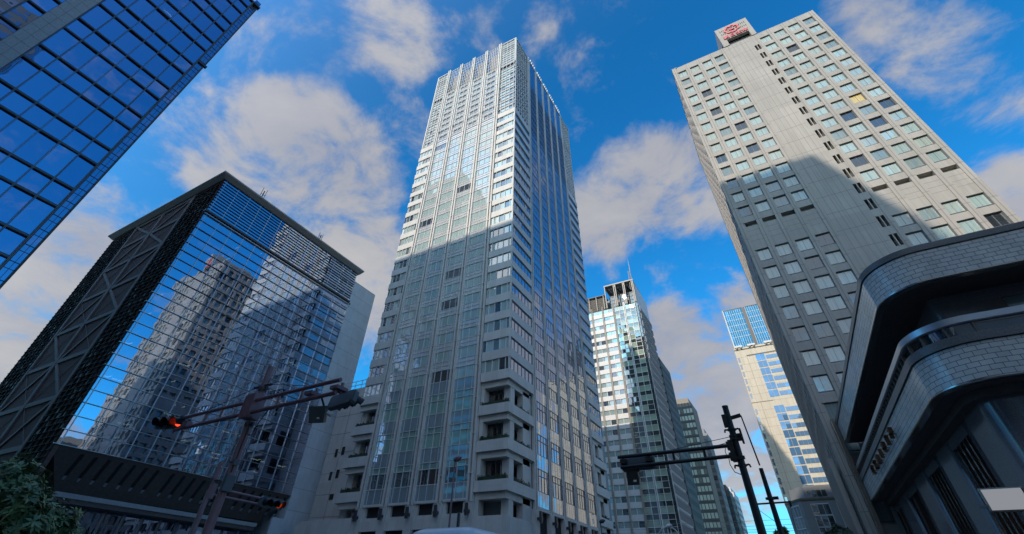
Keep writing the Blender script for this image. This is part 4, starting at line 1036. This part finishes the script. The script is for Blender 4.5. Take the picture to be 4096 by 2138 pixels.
slab('dark grey slab tower with small side windows right behind the white and green tower', -52, -32.4, 183, 201, 80, M_['dark_wall'], 8, 3.3, G['far'], (.05, .055, .06), .5, side=1.4)
slab('pale striped tower with bright window rows and a plain tan side wall', -58, -30, 225, 239, 74.5, M_['tan_wall'], 20, 3.1, G['far'], (.62, .68, .56), .6, trim=M_['dark_wall'])
slab('dark narrow tower with ribbed side between the striped tower and a low slab', -52, -30, 254, 267, 68.5, M_['grey_wall'], 10, 3.2, G['far'], (.16, .2, .2), .6, side=1.2)
slab('low black slab far down the avenue', -50, -30, 284, 297, 49, M_['dark_wall'], 10, 3.2, G['far'], (.04, .045, .05), .5, side=1.3)
slab('small white latticed tower farthest down the avenue', -48, -30, 303, 322, 51, M_['ws_white'], 9, 3.2, G['far'], (.2, .25, .25), .6, side=1.5)

def cream_tower():
    t = thing('office_tower', 'cream tiled tower with two columns of blue windows below a blue glass tower', 'tower', (10, 212, 0))
    A = front(200); H = 84.8; X0 = -4.6
    b = MB(); b.wbox(X0, 32, 200, 226, 0, H, M_['ws_cream']); b.box(A, X0, 32, H-.5, H+.2, -1, .35, M_['ws_cream']); b.box(A, -.6, 12, 81.3, 81.6, 0, .2, M_['joint']); b.build('wall', t)
    b = MB()
    for k in range(28): z = 3+3*k; b.box(A, X0, 32, z-.02, z+.02, 0, .03, M_['tan_wall'])
    for k in range(18): u = X0+2*k; b.box(A, u-.02, u+.02, 0, H, 0, .034, M_['tan_wall'])
    b.box(A, -1.45, -1.3, 0, 63, 0, .12, M_['fin_dark']); b.box(A, -.7, -.58, 64, 81, 0, .12, M_['fin_dark']); b.box(A, X0, 3, 62.9, 63.1, 0, .12, M_['tan_wall'])
    b.build('panel_joints', t)
    panes = []
    for k in range(24):
        z = 12+2.9*k
        if k == 17: continue
        panes.append((A, 2.5, 4.1, z, z+2.5, .08, G['cream'], (.10, .21, .36))); panes.append((A, 4.2, 5.8, z, z+2.5, .08, G['cream'], (.10, .21, .36)))
        for j in range(3): panes.append((A, 6.1+j*1.45, 7.5+j*1.45, z+.1, z+1.65, .08, G['cream'], (.13, .23, .36)))
        panes.append((A, -4.2, -3.5, z+.3, z+2.3, .06, G['far'], (.1, .11, .12)))
    windows(t, panes, 'window', 100)
    for k, x in enumerate((-4.0, .9, 7.2)):
        b = MB(); b.wbox(x, x+3.0, 199.2, 200.4, H+.3, H+1.0, M_['ws_white']); b.wbox(x+.3, x+1, 199.0, 199.4, H-.2, H+.3, M_['grey_metal']); b.wbox(x+2, x+2.6, 199.0, 199.4, H-.2, H+.3, M_['grey_metal']); b.build('roof_cradle', t)
cream_tower()
def blue_far_tower():
    t = thing('office_tower', 'bright blue glass tower with one dark vertical groove rising behind the cream tower', 'tower', (15, 252, 0))
    A = front(240); b = MB(); b.wbox(-4.6, 34, 240.1, 270, 0, 123, M_['blue_dark']); b.wbox(-5.0, -4.6, 240, 270, 0, 123.2, M_['ws_cream']); b.build('core', t)
    panes = []; fr = MB()
    for u0, n in ((-4.6, 9), (6.1, 9), (16.4, 9)):
        for i in range(n):
            a = u0+i
            for k in range(16): z = 121.6-3.1*k; panes.append((A, a+.04, a+.96, z-1.7, z+1.3, 0, G['blue'], (.05, .15, .2))); 
            fr.box(A, a-.05, a+.05, 70, 123, 0, .12, M_['ct_metal'])
        for k in range(16): z = 123-3.1*k; fr.box(A, u0, u0+n, z-.05, z+.05, 0, .08, M_['ct_metal'] if k % 6 else M_['blue_dark'])
        for k in (0, 3): z = 123-9.3*k; fr.box(A, u0, u0+n, z-.25, z+.1, 0, .2, M_['blue_dark'])
    windows(t, panes, 'window_pane', 100); fr.build('mullion_grid', t)
    b = MB(); b.box(A, 4.4, 6.05, 60, 123, -.1, .02, M_['blue_dark']); b.build('groove', t)
blue_far_tower()
def grey_corner_building():
    t = thing('office_building', 'low grey stone building with chamfered corner and gridded windows at the cream tower’s foot', 'building', (5, 117, 0))
    def prism(b, pts, z0, z1, mat):
        k = len(pts); bb = len(b.v); b.v += [(x, y, z0) for x, y in pts]+[(x, y, z1) for x, y in pts]; mi = b.mi(mat)
        for f in [tuple(bb+k+i for i in range(k)), tuple(bb+i for i in reversed(range(k)))]+[(bb+i, bb+(i+1) % k, bb+k+(i+1) % k, bb+k+i) for i in range(k)]: b.f.append(f); b.m.append(mi); b.t.append((1, 1, 1))
    b = MB(); prism(b, [(-2.6, 114), (.1, 110), (14, 110), (14, 126), (-2.6, 126)], 0, 17.8, M_['grey_wall']); prism(b, [(-1.3, 114.6), (1.2, 110.8), (14, 110.8), (14, 125), (-1.3, 125)], 17.8, 19.9, M_['grey_wall'])
    prism(b, [(-2.75, 113.95), (.05, 109.85), (14.1, 109.85), (14.1, 126.1), (-2.75, 126.1)], 17.5, 17.82, M_['steel_frame']); b.build('wall', t)
    A = front(110); C = F((-2.6, 114, 0), (2.7, -4, 0), (-4, -2.7, 0)); panes = []; fr = MB()
    for f, u0, cw, n in ((A, 1.5, .95, 3), (A, 5.6, .9, 3), (C, 1.2, .9, 3)):
        for k in range(9):
            z = 1.5+1.72*k
            for i in range(n): panes.append((f, u0+cw*i+.04, u0+cw*(i+1)-.04, z, z+1.5, .04, G['far'], rt((.06, .075, .08) if f is A else (.3, .34, .35), .4)))
            fr.box(f, u0, u0+cw*n, z+1.52, z+1.68, 0, .1, M_['ct_metal'])
        for i in range(n+1): fr.box(f, u0+cw*i-.035, u0+cw*i+.035, 1.4, 17, 0, .1, M_['ct_metal'])
    U = front(110.8)
    for i in range(4): panes.append((U, 1.6+i*.8, 2.3+i*.8, 18.1, 19.1, .03, G['far'], (.06, .08, .08)))
    windows(t, panes, 'window', 100); fr.build('mullion_grid', t)
grey_corner_building()

# ------------------------------------------------ buildings behind the viewpoint: they cast the big shadows and stand in the reflections
def back_tower(label, x0, x1, y0, y1, H, wall):
    t = thing('office_tower', label, 'tower', ((x0+x1)/2, (y0+y1)/2, 0), 'towers behind the viewpoint'); N = F((0, y1, 0), (-1, 0, 0), (0, 1, 0))
    b = MB(); b.wbox(x0, x1, y0, y1, 0, H, wall); b.build('wall', t)
    b = MB(); k = 3.
    while k < H-2:
        b.box(N, -x1+1, -x0-1, k, k+1.7, 0, .06, G['far'], (.06, .07, .075)); 
        b.box(F((x0, 0, 0), (0, 1, 0), (-1, 0, 0)), y0+1, y1-1, k, k+1.7, 0, .06, G['far'], (.06, .07, .075)); k += 3.4
    struct(b.build('window', t), 'stuff')
back_tower('broad dark grey tower across the street, mirrored low in the central tower’s front glass', -112, -5.2, -75, -40, 110, M_['grey_wall'])
back_tower('tallest dark tower behind, mirrored at the left of the central tower’s front', -165, -118, -80, -40, 200, M_['grey_wall'])
back_tower('low grey block behind that shades the curved tiled building', -2, 60, -40, -12, 41, M_['ws_white'])
back_tower('brown stone tower mirrored in the lower left of the blue glass tower', 62, 95, -44, -14, 118, M_['tan_wall'])
back_tower('low cream block to the east, mirrored at the foot of the dark glass front', 52, 80, 38, 90, 37, M_['ws_cream'])
back_tower('grey block hidden behind the central tower, shading the white and green tower’s foot', -75, -46, 118, 140, 62, M_['grey_wall'])

# ================================================================== signals, poles, lamps
def signal(name_parent, at, axis, face, lit=None, mat=None, n=3):
    """horizontal three lens signal head: parts of its pole"""
    at, a, f = Vector(at), Vector(axis).normalized(), Vector(face).normalized(); up = Vector((0, 0, 1)); f = (f-up*.18).normalized(); up = a.cross(f) if a.cross(f).z > 0 else f.cross(a)
    h = MB(); L = .38*n/2+.06
    q = lambda x, z, y: at+a*x+up*z+f*y
    ring = [(-L, -.14), (-L+.07, -.21), (L-.07, -.21), (L, -.14), (L, .14), (L-.07, .21), (-L+.07, .21), (-L, .14)]
    k = len(ring)
    for y0, y1, s in ((-.09, .05, 1.0), (-.12, -.09, .93)):
        bb = len(h.v); h.v += [tuple(q(x*s, z*s, y0)) for x, z in ring]+[tuple(q(x*s, z*s, y1)) for x, z in ring]; mi = h.mi(M_['signal_grey'])
        for fc in [tuple(bb+k+i for i in range(k)), tuple(bb+i for i in reversed(range(k)))]+[(bb+i, bb+(i+1) % k, bb+k+(i+1) % k, bb+k+i) for i in range(k)]: h.f.append(fc); h.m.append(mi); h.t.append((1, 1, 1))
    hd = h.build('signal_housing', name_parent)
    for i in range(n):
        x = (i-(n-1)/2)*.38
        l = MB(); l.tube(q(x, 0, .05), q(x, 0, .075), .145, .135, mat if i == lit else M_['lens_off'], 20); l.build('lens', hd)
        v = MB(); m_ = 14
        for side in (0, 1):
            for j in range(m_+1):
                th = R(-35+250*j/m_)
                for y, rr in ((.05, .165), (.40, .160)):
                    r_ = rr-.012*side; v.v.append(tuple(q(x+r_*math.cos(th), r_*math.sin(th), y if y < .1 else y-.12*(1-math.sin(th))*.5)))
        mi = v.mi(M_['signal_black']); half = 2*(m_+1)
        for j in range(m_):
            b0 = 2*j; v.f += [(b0, b0+2, b0+3, b0+1), (half+b0, half+b0+1, half+b0+3, half+b0+2), (b0+1, b0+3, half+b0+3, half+b0+1)]; v.m += [mi]*3; v.t += [(1, 1, 1)]*3
        v.build('visor', hd, smooth=False)
    return hd
def clampset(b, P, r, mat, z):
    b.tube((P[0], P[1], z-.06), (P[0], P[1], z+.06), r*1.25, None, mat, 12); b.wbox(P[0]+r, P[0]+r+.14, P[1]-.04, P[1]+.04, z-.05, z+.05, mat)
def maroon_signal_pole():
    x, y = -15.0, 9.2; mt = M_['maroon_paint']
    t = thing('traffic_signal', 'maroon signal pole with a lit red signal on its two-way double arm', 'traffic signal', (x, y, 0))
    b = MB(); b.tube((x, y, 0), (x, y, 7.75), .155, .10, mt, 20); b.tube((x, y, 0), (x, y, .25), .26, .24, mt, 16); b.build('pole', t, smooth=False)
    b = MB(); ya = y-.22
    b.tube((-18.75, ya, 6.44), (-10.9, ya, 6.54), .062, None, mt, 12); b.tube((-19.05, ya, 6.04), (-10.95, ya, 6.16), .062, None, mt, 12)
    for xx in (-17.4, -16.5, -13.6, -12.5): b.tube((xx, ya, 6.08), (xx, ya, 6.5), .04, None, mt, 8)
    b.build('double_arm', t)
    b = MB(); b.wbox(x-.2, x+.2, ya-.09, y+.14, 5.95, 6.72, mt); b.wbox(x-.25, x-.2, ya-.12, ya+.12, 5.98, 6.68, mt); b.wbox(x+.2, x+.25, ya-.12, ya+.12, 5.98, 6.68, mt)
    for z in (6.95, 5.8): clampset(b, (x, y), .115, M_['lt_metal'], z)
    b.wbox(x-.5, x+.42, y-.06, y+.04, 7.05, 7.09, M_['lt_metal']); b.wbox(x-.13, x-.04, y-.17, y-.12, 5.72, 5.86, M_['sign_white']); b.build('bracket', t)
    b = MB(); pts = [(x+.12, y-.1, 5.9), (x+.3, y-.1, 5.45), (x+.5, y-.1, 5.4), (x+.7, y-.15, 5.7), (x+1.1, ya, 6.1)]; b.path(pts, .016, M_['signal_black'], 5)
    for q in (((-15.4, y, 7.07), (-17.6, ya, 6.5)), ((-14.6, y, 7.07), (-12.2, ya, 6.55)), ((-15.1, ya, 5.95), (-16.6, ya-.03, 6.02))): b.tube(q[0], q[1], .011, None, M_['signal_black'], 5)
    b.build('cable', t)
    for z, w_, h_ in ((3.9, .3, .42), (4.6, .16, .16)):
        b = MB(); b.wbox(x+.1, x+.16+w_*.3, y-.05-w_/2, y-.05+w_/2, z, z+h_, M_['signal_grey']); b.tube((x, y, z+h_/2-.02), (x, y, z+h_/2+.02), .15, None, M_['lt_metal'], 14); b.build('control_box', t)
    b = MB(); P_ = [(-14.75+.0, y-.02, 7.3)]
    for i in range(1, 13): f_ = i/12; P_.append((-14.75-6.9*f_, y+3.5*f_, 7.3-1.55*f_-.55*math.sin(math.pi*f_)))
    b.path(P_, .013, M_['signal_black'], 5); b.build('cable', t)
    b = MB(); b.path([(x+.13, y-.06, 5.8), (x+.145, y-.07, 4.9), (x+.15, y-.07, 4.4)], .02, M_['signal_black'], 6); b.build('cable', t)
    signal(t, (-19.55, 9.0, 6.36), (.96, .28, 0), (.28, -.96, 0), 2, M_['lens_red'])
    b = MB(); b.bar((-19.0, ya, 6.44), (-18.7, ya, 6.44), .1, .1, M_['lt_metal']); b.wbox(-18.6, -18.25, ya-.08, ya+.1, 6.05, 6.25, mt); b.build('signal_clamp', t)
    signal(t, (-11.15, 9.5, 6.12), (1, -.15, 0), (.15, 1, 0))
    b = MB(); P = lambda u, v, w: Vector((-11.75, 9.2, 5.72))+Vector((.95, .3, 0))*u+Vector((.12, -.35, .93))*v+Vector((.28, -.9, -.35))*w
    b.hexa([P(-.24, -.24, .07), P(.24, -.24, .07), P(.24, -.24, -.07), P(-.24, -.24, -.07), P(-.28, .22, .07), P(.28, .22, .07), P(.28, .22, -.07), P(-.28, .22, -.07)], M_['signal_grey'])
    b.hexa([P(.02, -.13, .078), P(.1, -.13, .078), P(.1, -.13, .06), P(.02, -.13, .06), P(.02, -.08, .078), P(.1, -.08, .078), P(.1, -.08, .06), P(.02, -.08, .06)], M_['sign_white'])
    b.tube(P(.3, .02, 0), P(.46, -.06, 0), .05, None, M_['ct_metal'], 8); b.tube((-11.65, 9.25, 5.95), (-11.6, ya, 6.2), .03, None, M_['lt_metal'], 6)
    b.build('sensor_box', t)
    for xx in (-12.1, -11.0): b = MB(); b.wbox(xx-.16, xx+.16, ya-.1, ya+.32, 6.26, 6.36, mt); b.tube((xx, ya+.2, 6.2), (xx, ya+.2, 6.52), .05, None, mt, 8); b.build('signal_bracket', t)
maroon_signal_pole()
def back_signal_pole():
    x, y = -21.6, 12.65; mt = M_['maroon_paint']
    t = thing('traffic_signal', 'slimmer maroon signal pole behind the maroon one, with three dim round lenses', 'traffic signal', (x, y, 0))
    b = MB(); b.tube((x, y, 0), (x, y, 4.9), .12, .10, mt, 16); b.tube((x, y, 4.9), (x, y, 5.95), .075, .07, mt, 12); b.tube((x, y, 5.3), (x, y, 5.75), .11, None, mt, 12); b.build('pole', t)
    b = MB(); b.tube((x, y, 5.0), (x, 15.15, 4.97), .05, None, mt, 10); b.tube((x, y, 4.76), (x, 15.15, 4.74), .05, None, mt, 10); b.wbox(x-.12, x+.12, y-.02, y+.2, 4.6, 5.15, mt); b.wbox(x-.4, x+.4, y-.02, y+.02, 5.22, 5.26, M_['lt_metal']); b.build('double_arm', t)
    signal(t, (x+.1, 15.75, 4.86), (0, 1, 0), (1, 0, 0), 2, M_['lens_amber'])
    b = MB(); b.path([(x+.1, y+.1, 5.2), (x+.1, y+.5, 4.6), (x+.1, y+.3, 4.3), (x+.05, y, 4.4)], .015, M_['signal_black'], 5); b.build('cable', t)
back_signal_pole()
def dark_signal_pole():
    x, y = -1.29, 18.0; mt = M_['black_paint']
    t = thing('traffic_signal', 'near black signal pole with a double arm to the left, seen from behind', 'traffic signal', (x, y, 0))
    b = MB(); b.tube((x, y, 0), (x, y, 7.1), .15, .098, mt, 20); b.tube((x, y, 7.1), (x, y, 7.14), .105, None, mt, 16)
    b.build('pole', t)
    b = MB(); ya = y-.05
    b.tube((-5.42, ya, 5.84), (-1.4, ya, 5.86), .06, None, mt, 12); b.tube((-5.36, ya, 5.50), (-1.4, ya, 5.54), .06, None, mt, 12)
    for xx in (-3.4, -2.35): b.tube((xx, ya, 5.52), (xx, ya, 5.86), .042, None, mt, 8)
    b.build('double_arm', t)
    b = MB(); b.wbox(x-.24, x-.08, y-.12, y+.12, 5.38, 6.02, mt); b.wbox(x-.3, x-.22, y-.1, y+.1, 5.74, 5.98, mt); b.wbox(x-.3, x-.22, y-.1, y+.1, 5.42, 5.64, mt)
    b.wbox(x-.16, x+.16, y-.16, y-.1, 5.4, 5.5, mt); b.build('bracket', t)
    b = MB(); b.wbox(x-.2, x-.06, y-.08, y+.08, 6.45, 6.85, mt); b.build('control_box', t)
    b = MB(); b.bar((x+.05, y, 6.72), (x+.42, y, 6.78), .1, .1, mt); b.tube((x+.42, y, 6.76), (-.93, 21.6, 5.95), .022, .03, mt, 6); b.build('stay', t)
    b = MB()
    for z in (6.35, 5.25):
        b.tube((x, y, z-.03), (x, y, z+.03), .14, None, mt, 12)
        for s in (-1, 1): b.path([(x+s*.12, y, z), (x+s*.22, y, z+.02), (x+s*.24, y, z-.07)], .028, mt, 6)
    for z in (6.05, 6.14): b.tube((x, y, z-.03), (x, y, z+.03), .15, None, mt, 12); b.wbox(x+.1, x+.26, y-.08, y+.06, z-.06, z+.06, mt)
    b.wbox(x+.22, x+.28, y-.1, y+.1, 5.9, 6.35, mt)
    for z in (2.3, 2.6, 2.85): b.tube((x, y, z-.04), (x, y, z+.04), .19, None, mt, 12); b.wbox(x+.12, x+.32, y-.12, y+.1, z-.1, z+.1, mt)
    b.build('clamp', t)
    b = MB(); b.path([(x-.34, y, 5.55), (x-.36, y, 5.3), (x-.28, y, 5.08), (x-.12, y, 5.0), (x-.05, y, 5.12), (x-.1, y, 5.25)], .013, mt, 5); b.tube((x-.15, y, 6.13), (-3.7, ya, 5.88), .01, None, mt, 5); b.tube((x-.1, y, 5.99), (-1.9, ya, 5.9), .01, None, mt, 5)
    b.path([(x-.36, y, 5.82), (x-.4, y, 5.7), (x-.38, y, 5.56)], .012, mt, 5); b.build('cable', t)
    signal(t, (-4.78, y+.25, 5.62), (1, -.08, 0), (.08, 1, 0))
    for xx in (-5.25, -4.3): b = MB(); b.wbox(xx-.1, xx+.1, ya-.04, y+.2, 5.62, 5.76, mt); b.tube((xx, ya+.1, 5.5), (xx, ya+.1, 5.85), .045, None, mt, 8); b.build('signal_bracket', t)
    b = MB(); b.wbox(-5.2, -4.8, y+.0, y+.16, 4.95, 5.42, M_['signal_black']); b.wbox(-5.22, -4.78, y-.01, y+.3, 5.38, 5.44, M_['signal_black']); b.wbox(-4.97, -4.86, y-.012, y, 5.02, 5.08, M_['sign_white']); b.path([(-4.75, ya, 5.5), (-4.7, ya, 5.2), (-4.8, y, 5.0)], .01, mt, 5); b.build('walk_signal', t)
dark_signal_pole()
def utility_pole():
    x, y = -.93, 21.7; mt = M_['black_paint']
    t = thing('utility_pole', 'shorter near black pole with a thin crossbar, just right of the dark signal pole', 'pole', (x, y, 0))
    b = MB(); b.tube((x, y, 0), (x, y, 5.85), .145, .075, mt, 16); b.build('pole', t)
    b = MB(); b.bar((x-.75, y-.1, 4.68), (x+.62, y-.1, 4.70), .05, .05, mt, (0, 1, 0)); b.bar((x+.6, y-.1, 4.55), (x+.6, y-.1, 4.74), .06, .06, mt, (0, 1, 0)); b.tube((x+.58, y-.1, 4.7), (x+.5, y-.1, 3.9), .01, None, mt, 5); b.tube((x-.7, y-.1, 4.68), (x-.05, y-.1, 4.1), .008, None, mt, 5); b.build('crossbar', t)
    b = MB()
    for z in (4.85, 3.6, 3.45, 3.2, 3.05): b.tube((x, y, z-.03), (x, y, z+.03), .17, None, mt, 12); b.wbox(x+.1, x+.28, y-.06, y+.06, z-.035, z+.05, mt)
    b.build('clamp', t)
utility_pole()
def street_lamp(x, y, H, label, mt, arch=False):
    t = thing('street_lamp', label, 'street lamp', (x, y, 0), None)
    b = MB(); b.tube((x, y, 0), (x, y, H-.1), .075, .045, mt, 10)
    if arch:
        pts = [(x+.9*math.cos(R(180-a)), y, H-.9+.9*math.sin(R(a))) for a in range(0, 170, 15)]; b.path([(x-.9, y, H-1.6)]+pts, .05, mt, 8)
    b.build('pole', t)
    b = MB(); n = 10; L = [(0, .03), (.08, .13), (.25, .17), (.42, .14), (.55, .05)]
    for (s0, r0), (s1, r1) in zip(L, L[1:]): b.tube((x-.12+s0, y, H+.02*s0*10), (x-.12+s1, y, H+.02*s1*10), r0, r1, mt, n, caps=False)
    b.build('lamp_head', t)
street_lamp(-17.45, 24.4, 8.1, 'tall maroon street lamp with an oval head, in front of the central tower', M_['maroon_paint'])
street_lamp(-15.9, 45, 7.3, 'small dark street lamp at the foot of the central tower’s blue side', M_['lt_metal'])
street_lamp(-10.4, 46, 6.9, 'pale street lamp with an arched top below the white and green tower', M_['ct_metal'], True)
t = thing('utility_pole', 'short dark post with clamps standing behind the bus roof', 'pole', (-15.2, 22, 0))
b = MB(); b.tube((-15.2, 22, 0), (-15.2, 22, 5.05), .09, .08, M_['lt_metal'], 12); b.build('pole', t)
b = MB()
for z in (4.1, 4.3): b.tube((-15.2, 22, z-.04), (-15.2, 22, z+.04), .13, None, M_['lt_metal'], 10)
b.tube((-15.2, 22, 4.35), (-13.3, 22, 3.9), .012, None, M_['lt_metal'], 5); b.wbox(-15.2, -14.4, 21.97, 22.03, 3.95, 4.02, M_['lt_metal']); b.build('clamp', t)
for k, (z, lb) in enumerate(((12.3, 'thin overhead wire crossing the avenue, highest of four'), (11.65, 'thin overhead wire crossing the avenue, second highest of four'), (11.2, 'thin overhead wire crossing the avenue, third highest of four'), (10.9, 'thin overhead wire crossing the avenue, lowest of four'))):
    b = MB(); b.path([(-30+i*4, 90, z+.12*((i-4)/4)**2) for i in range(10)], .02, M_['grey_metal'], 5); tag(b.build('overhead_wire'), lb, 'wire', 'overhead wires across the avenue')

# ================================================================== bus
def bus():
    x0, x1, y0, y1, H = -10.15, -7.85, 12.0, 22.5, 3.26; xm = (x0+x1)/2
    t = thing('bus', 'white bus of which only the rounded roof front shows at the lower edge', 'bus', (xm, 17, 0))
    b = MB(); prof = []; r = .42
    for i in range(9):
        a = R(90+i*90/8); prof.append((x0+r+r*math.cos(a), H-r+r*math.sin(a)*.8-.0))
    prof = prof[::-1]+[(2*xm-x, z) for x, z in prof]
    prof = [(x0, .35)]+prof+[(x1, .35)]
    st = [(y0+.0, .90, .55), (y0+.05, .96, .25), (y0+.18, .99, .08), (y0+.5, 1, 0), (y1-.3, 1, 0), (y1, .97, .2)]; k = len(prof); mi = b.mi(M_['bus_white'])
    for y, s, dz in st:
        for x, z in prof: b.v.append((xm+(x-xm)*s, y, z-(dz if z > 2.4 else 0)*max(0, (z-2.4)/.77) + .05*(1-((x-xm)/1.22)**2 if z > 3 else 0)))
    for i in range(len(st)-1):
        for j in range(k): j2 = (j+1) % k; b.f.append((i*k+j, i*k+j2, (i+1)*k+j2, (i+1)*k+j)); b.m.append(mi); b.t.append((1, 1, 1))
    for i in (0, len(st)-1): f = tuple(i*k+j for j in range(k)); b.f.append(f if i == 0 else f[::-1]); b.m.append(mi); b.t.append((1, 1, 1))
    bo = b.build('body', t); bm = bmesh.new(); bm.from_mesh(bo.data); bmesh.ops.recalc_face_normals(bm, faces=bm.faces); bm.to_mesh(bo.data); bm.free(); bo.data.polygons.foreach_set('use_smooth', [True]*len(bo.data.polygons))
    b = MB(); b.wbox(x0+.14, x1-.14, y0-.03, y0+.03, 1.15, 2.62, M_['bus_glass']); b.build('windshield', t)
    for s in (x0-.015, x1-.005):
        for k in range(6): b = MB(); b.wbox(s, s+.02, y0+1+k*1.55, y0+2.4+k*1.55, 1.45, 2.55, M_['bus_glass']); b.build('window', t)
    for x in (x0+.3, x1-.3):
        b = MB(); b.wbox(x-.13, x+.13, y0-.02, y0+.12, 2.74, 2.84, M_['bus_marker']); b.build('marker_lamp', t)
        b = MB(); b.wbox(x-.14, x+.14, y0-.04, y0+.04, .65, .85, M_['sign_white']); b.build('headlight', t)
        for y in (y0+2.3, y1-2.6):
            xx = x-.28 if x < xm else x+.02
            b = MB(); b.tube((xx, y, .48), (xx+.27, y, .48), .48, None, M_['signal_black'], 20); w = b.build('wheel', t)
            b = MB(); b.tube((xx-.02, y, .48), (xx+.29, y, .48), .27, None, M_['silver'], 16); b.build('rim', w)
bus()

# ================================================================== trees
def tree(x, y, zc, rx, rz, label, n, size, mat, trunk_h, clump=26):
    t = thing('tree', label, 'tree', (x, y, 0))
    b = MB(); b.tube((x, y, 0), (x+.05, y, trunk_h), .14, .09, M_['trunk'], 10)
    cl = []
    for _ in range(clump):
        v = Vector((random.gauss(0, 1), random.gauss(0, 1), random.gauss(0, 1))).normalized()*random.uniform(.45, 1.0)
        cl.append(Vector((x+v.x*rx*.85, y+v.y*rx*.85, zc+v.z*rz*.85)))
    for c in cl:
        mid = Vector((x, y, trunk_h))*.55+c*.45+Vector((random.uniform(-.1, .1), random.uniform(-.1, .1), .1)); b.tube((x, y, trunk_h*.85), mid, .045, .03, M_['trunk'], 6); b.tube(mid, c, .03, .012, M_['trunk'], 5)
    b.build('trunk', t)
    b = MB()
    for c in cl:
        rr = random.uniform(.28, .48)*min(rx, rz)/1.2
        for _ in range(n//clump//7):
            v = Vector((random.gauss(0, 1), random.gauss(0, 1), random.gauss(0, .8))); v = v.normalized()*rr*random.uniform(.6, 1.1); C = c+v
            # a whorl of drooping leaves
            ax = (v+Vector((0, 0, .25))).normalized(); p = ax.orthogonal().normalized(); tn = min(.97, max(0, .25+.5*random.random()+.12*ax.z))
            if random.random() < .012: tn = 1.
            for j in range(7):
                d = (Matrix.Rotation(2*math.pi*j/7+random.uniform(-.3, .3), 3, ax) @ p); tip = (d*.9+ax*random.uniform(-.15, .5)).normalized(); s = size*random.uniform(.8, 1.25); sd = ax.cross(d).normalized()*s*.17
                b.quad([C, C+tip*s*.5-sd, C+tip*s-Vector((0, 0, s*.12)), C+tip*s*.5+sd], mat, (tn, tn, tn))
    b.build('crown', t)
tree(-13.35, 3.95, 2.1, 1.7, 1.3, 'broadleaf tree with whorled glossy leaves at the lower left corner', 40000, .15, M_['leaf'], 1.4, 74)
tree(-2.3, 60, 7.0, 1.0, 1.3, 'sparse young tree with yellowish leaves, right of the dark utility pole', 2200, .3, M_['leaf'], 5.6, 12)
tree(2.15, 62, 6.6, 1.45, 1.9, 'dense dark green tree at the foot of the low grey building', 6000, .32, M_['leaf_dark'], 4.6, 26)
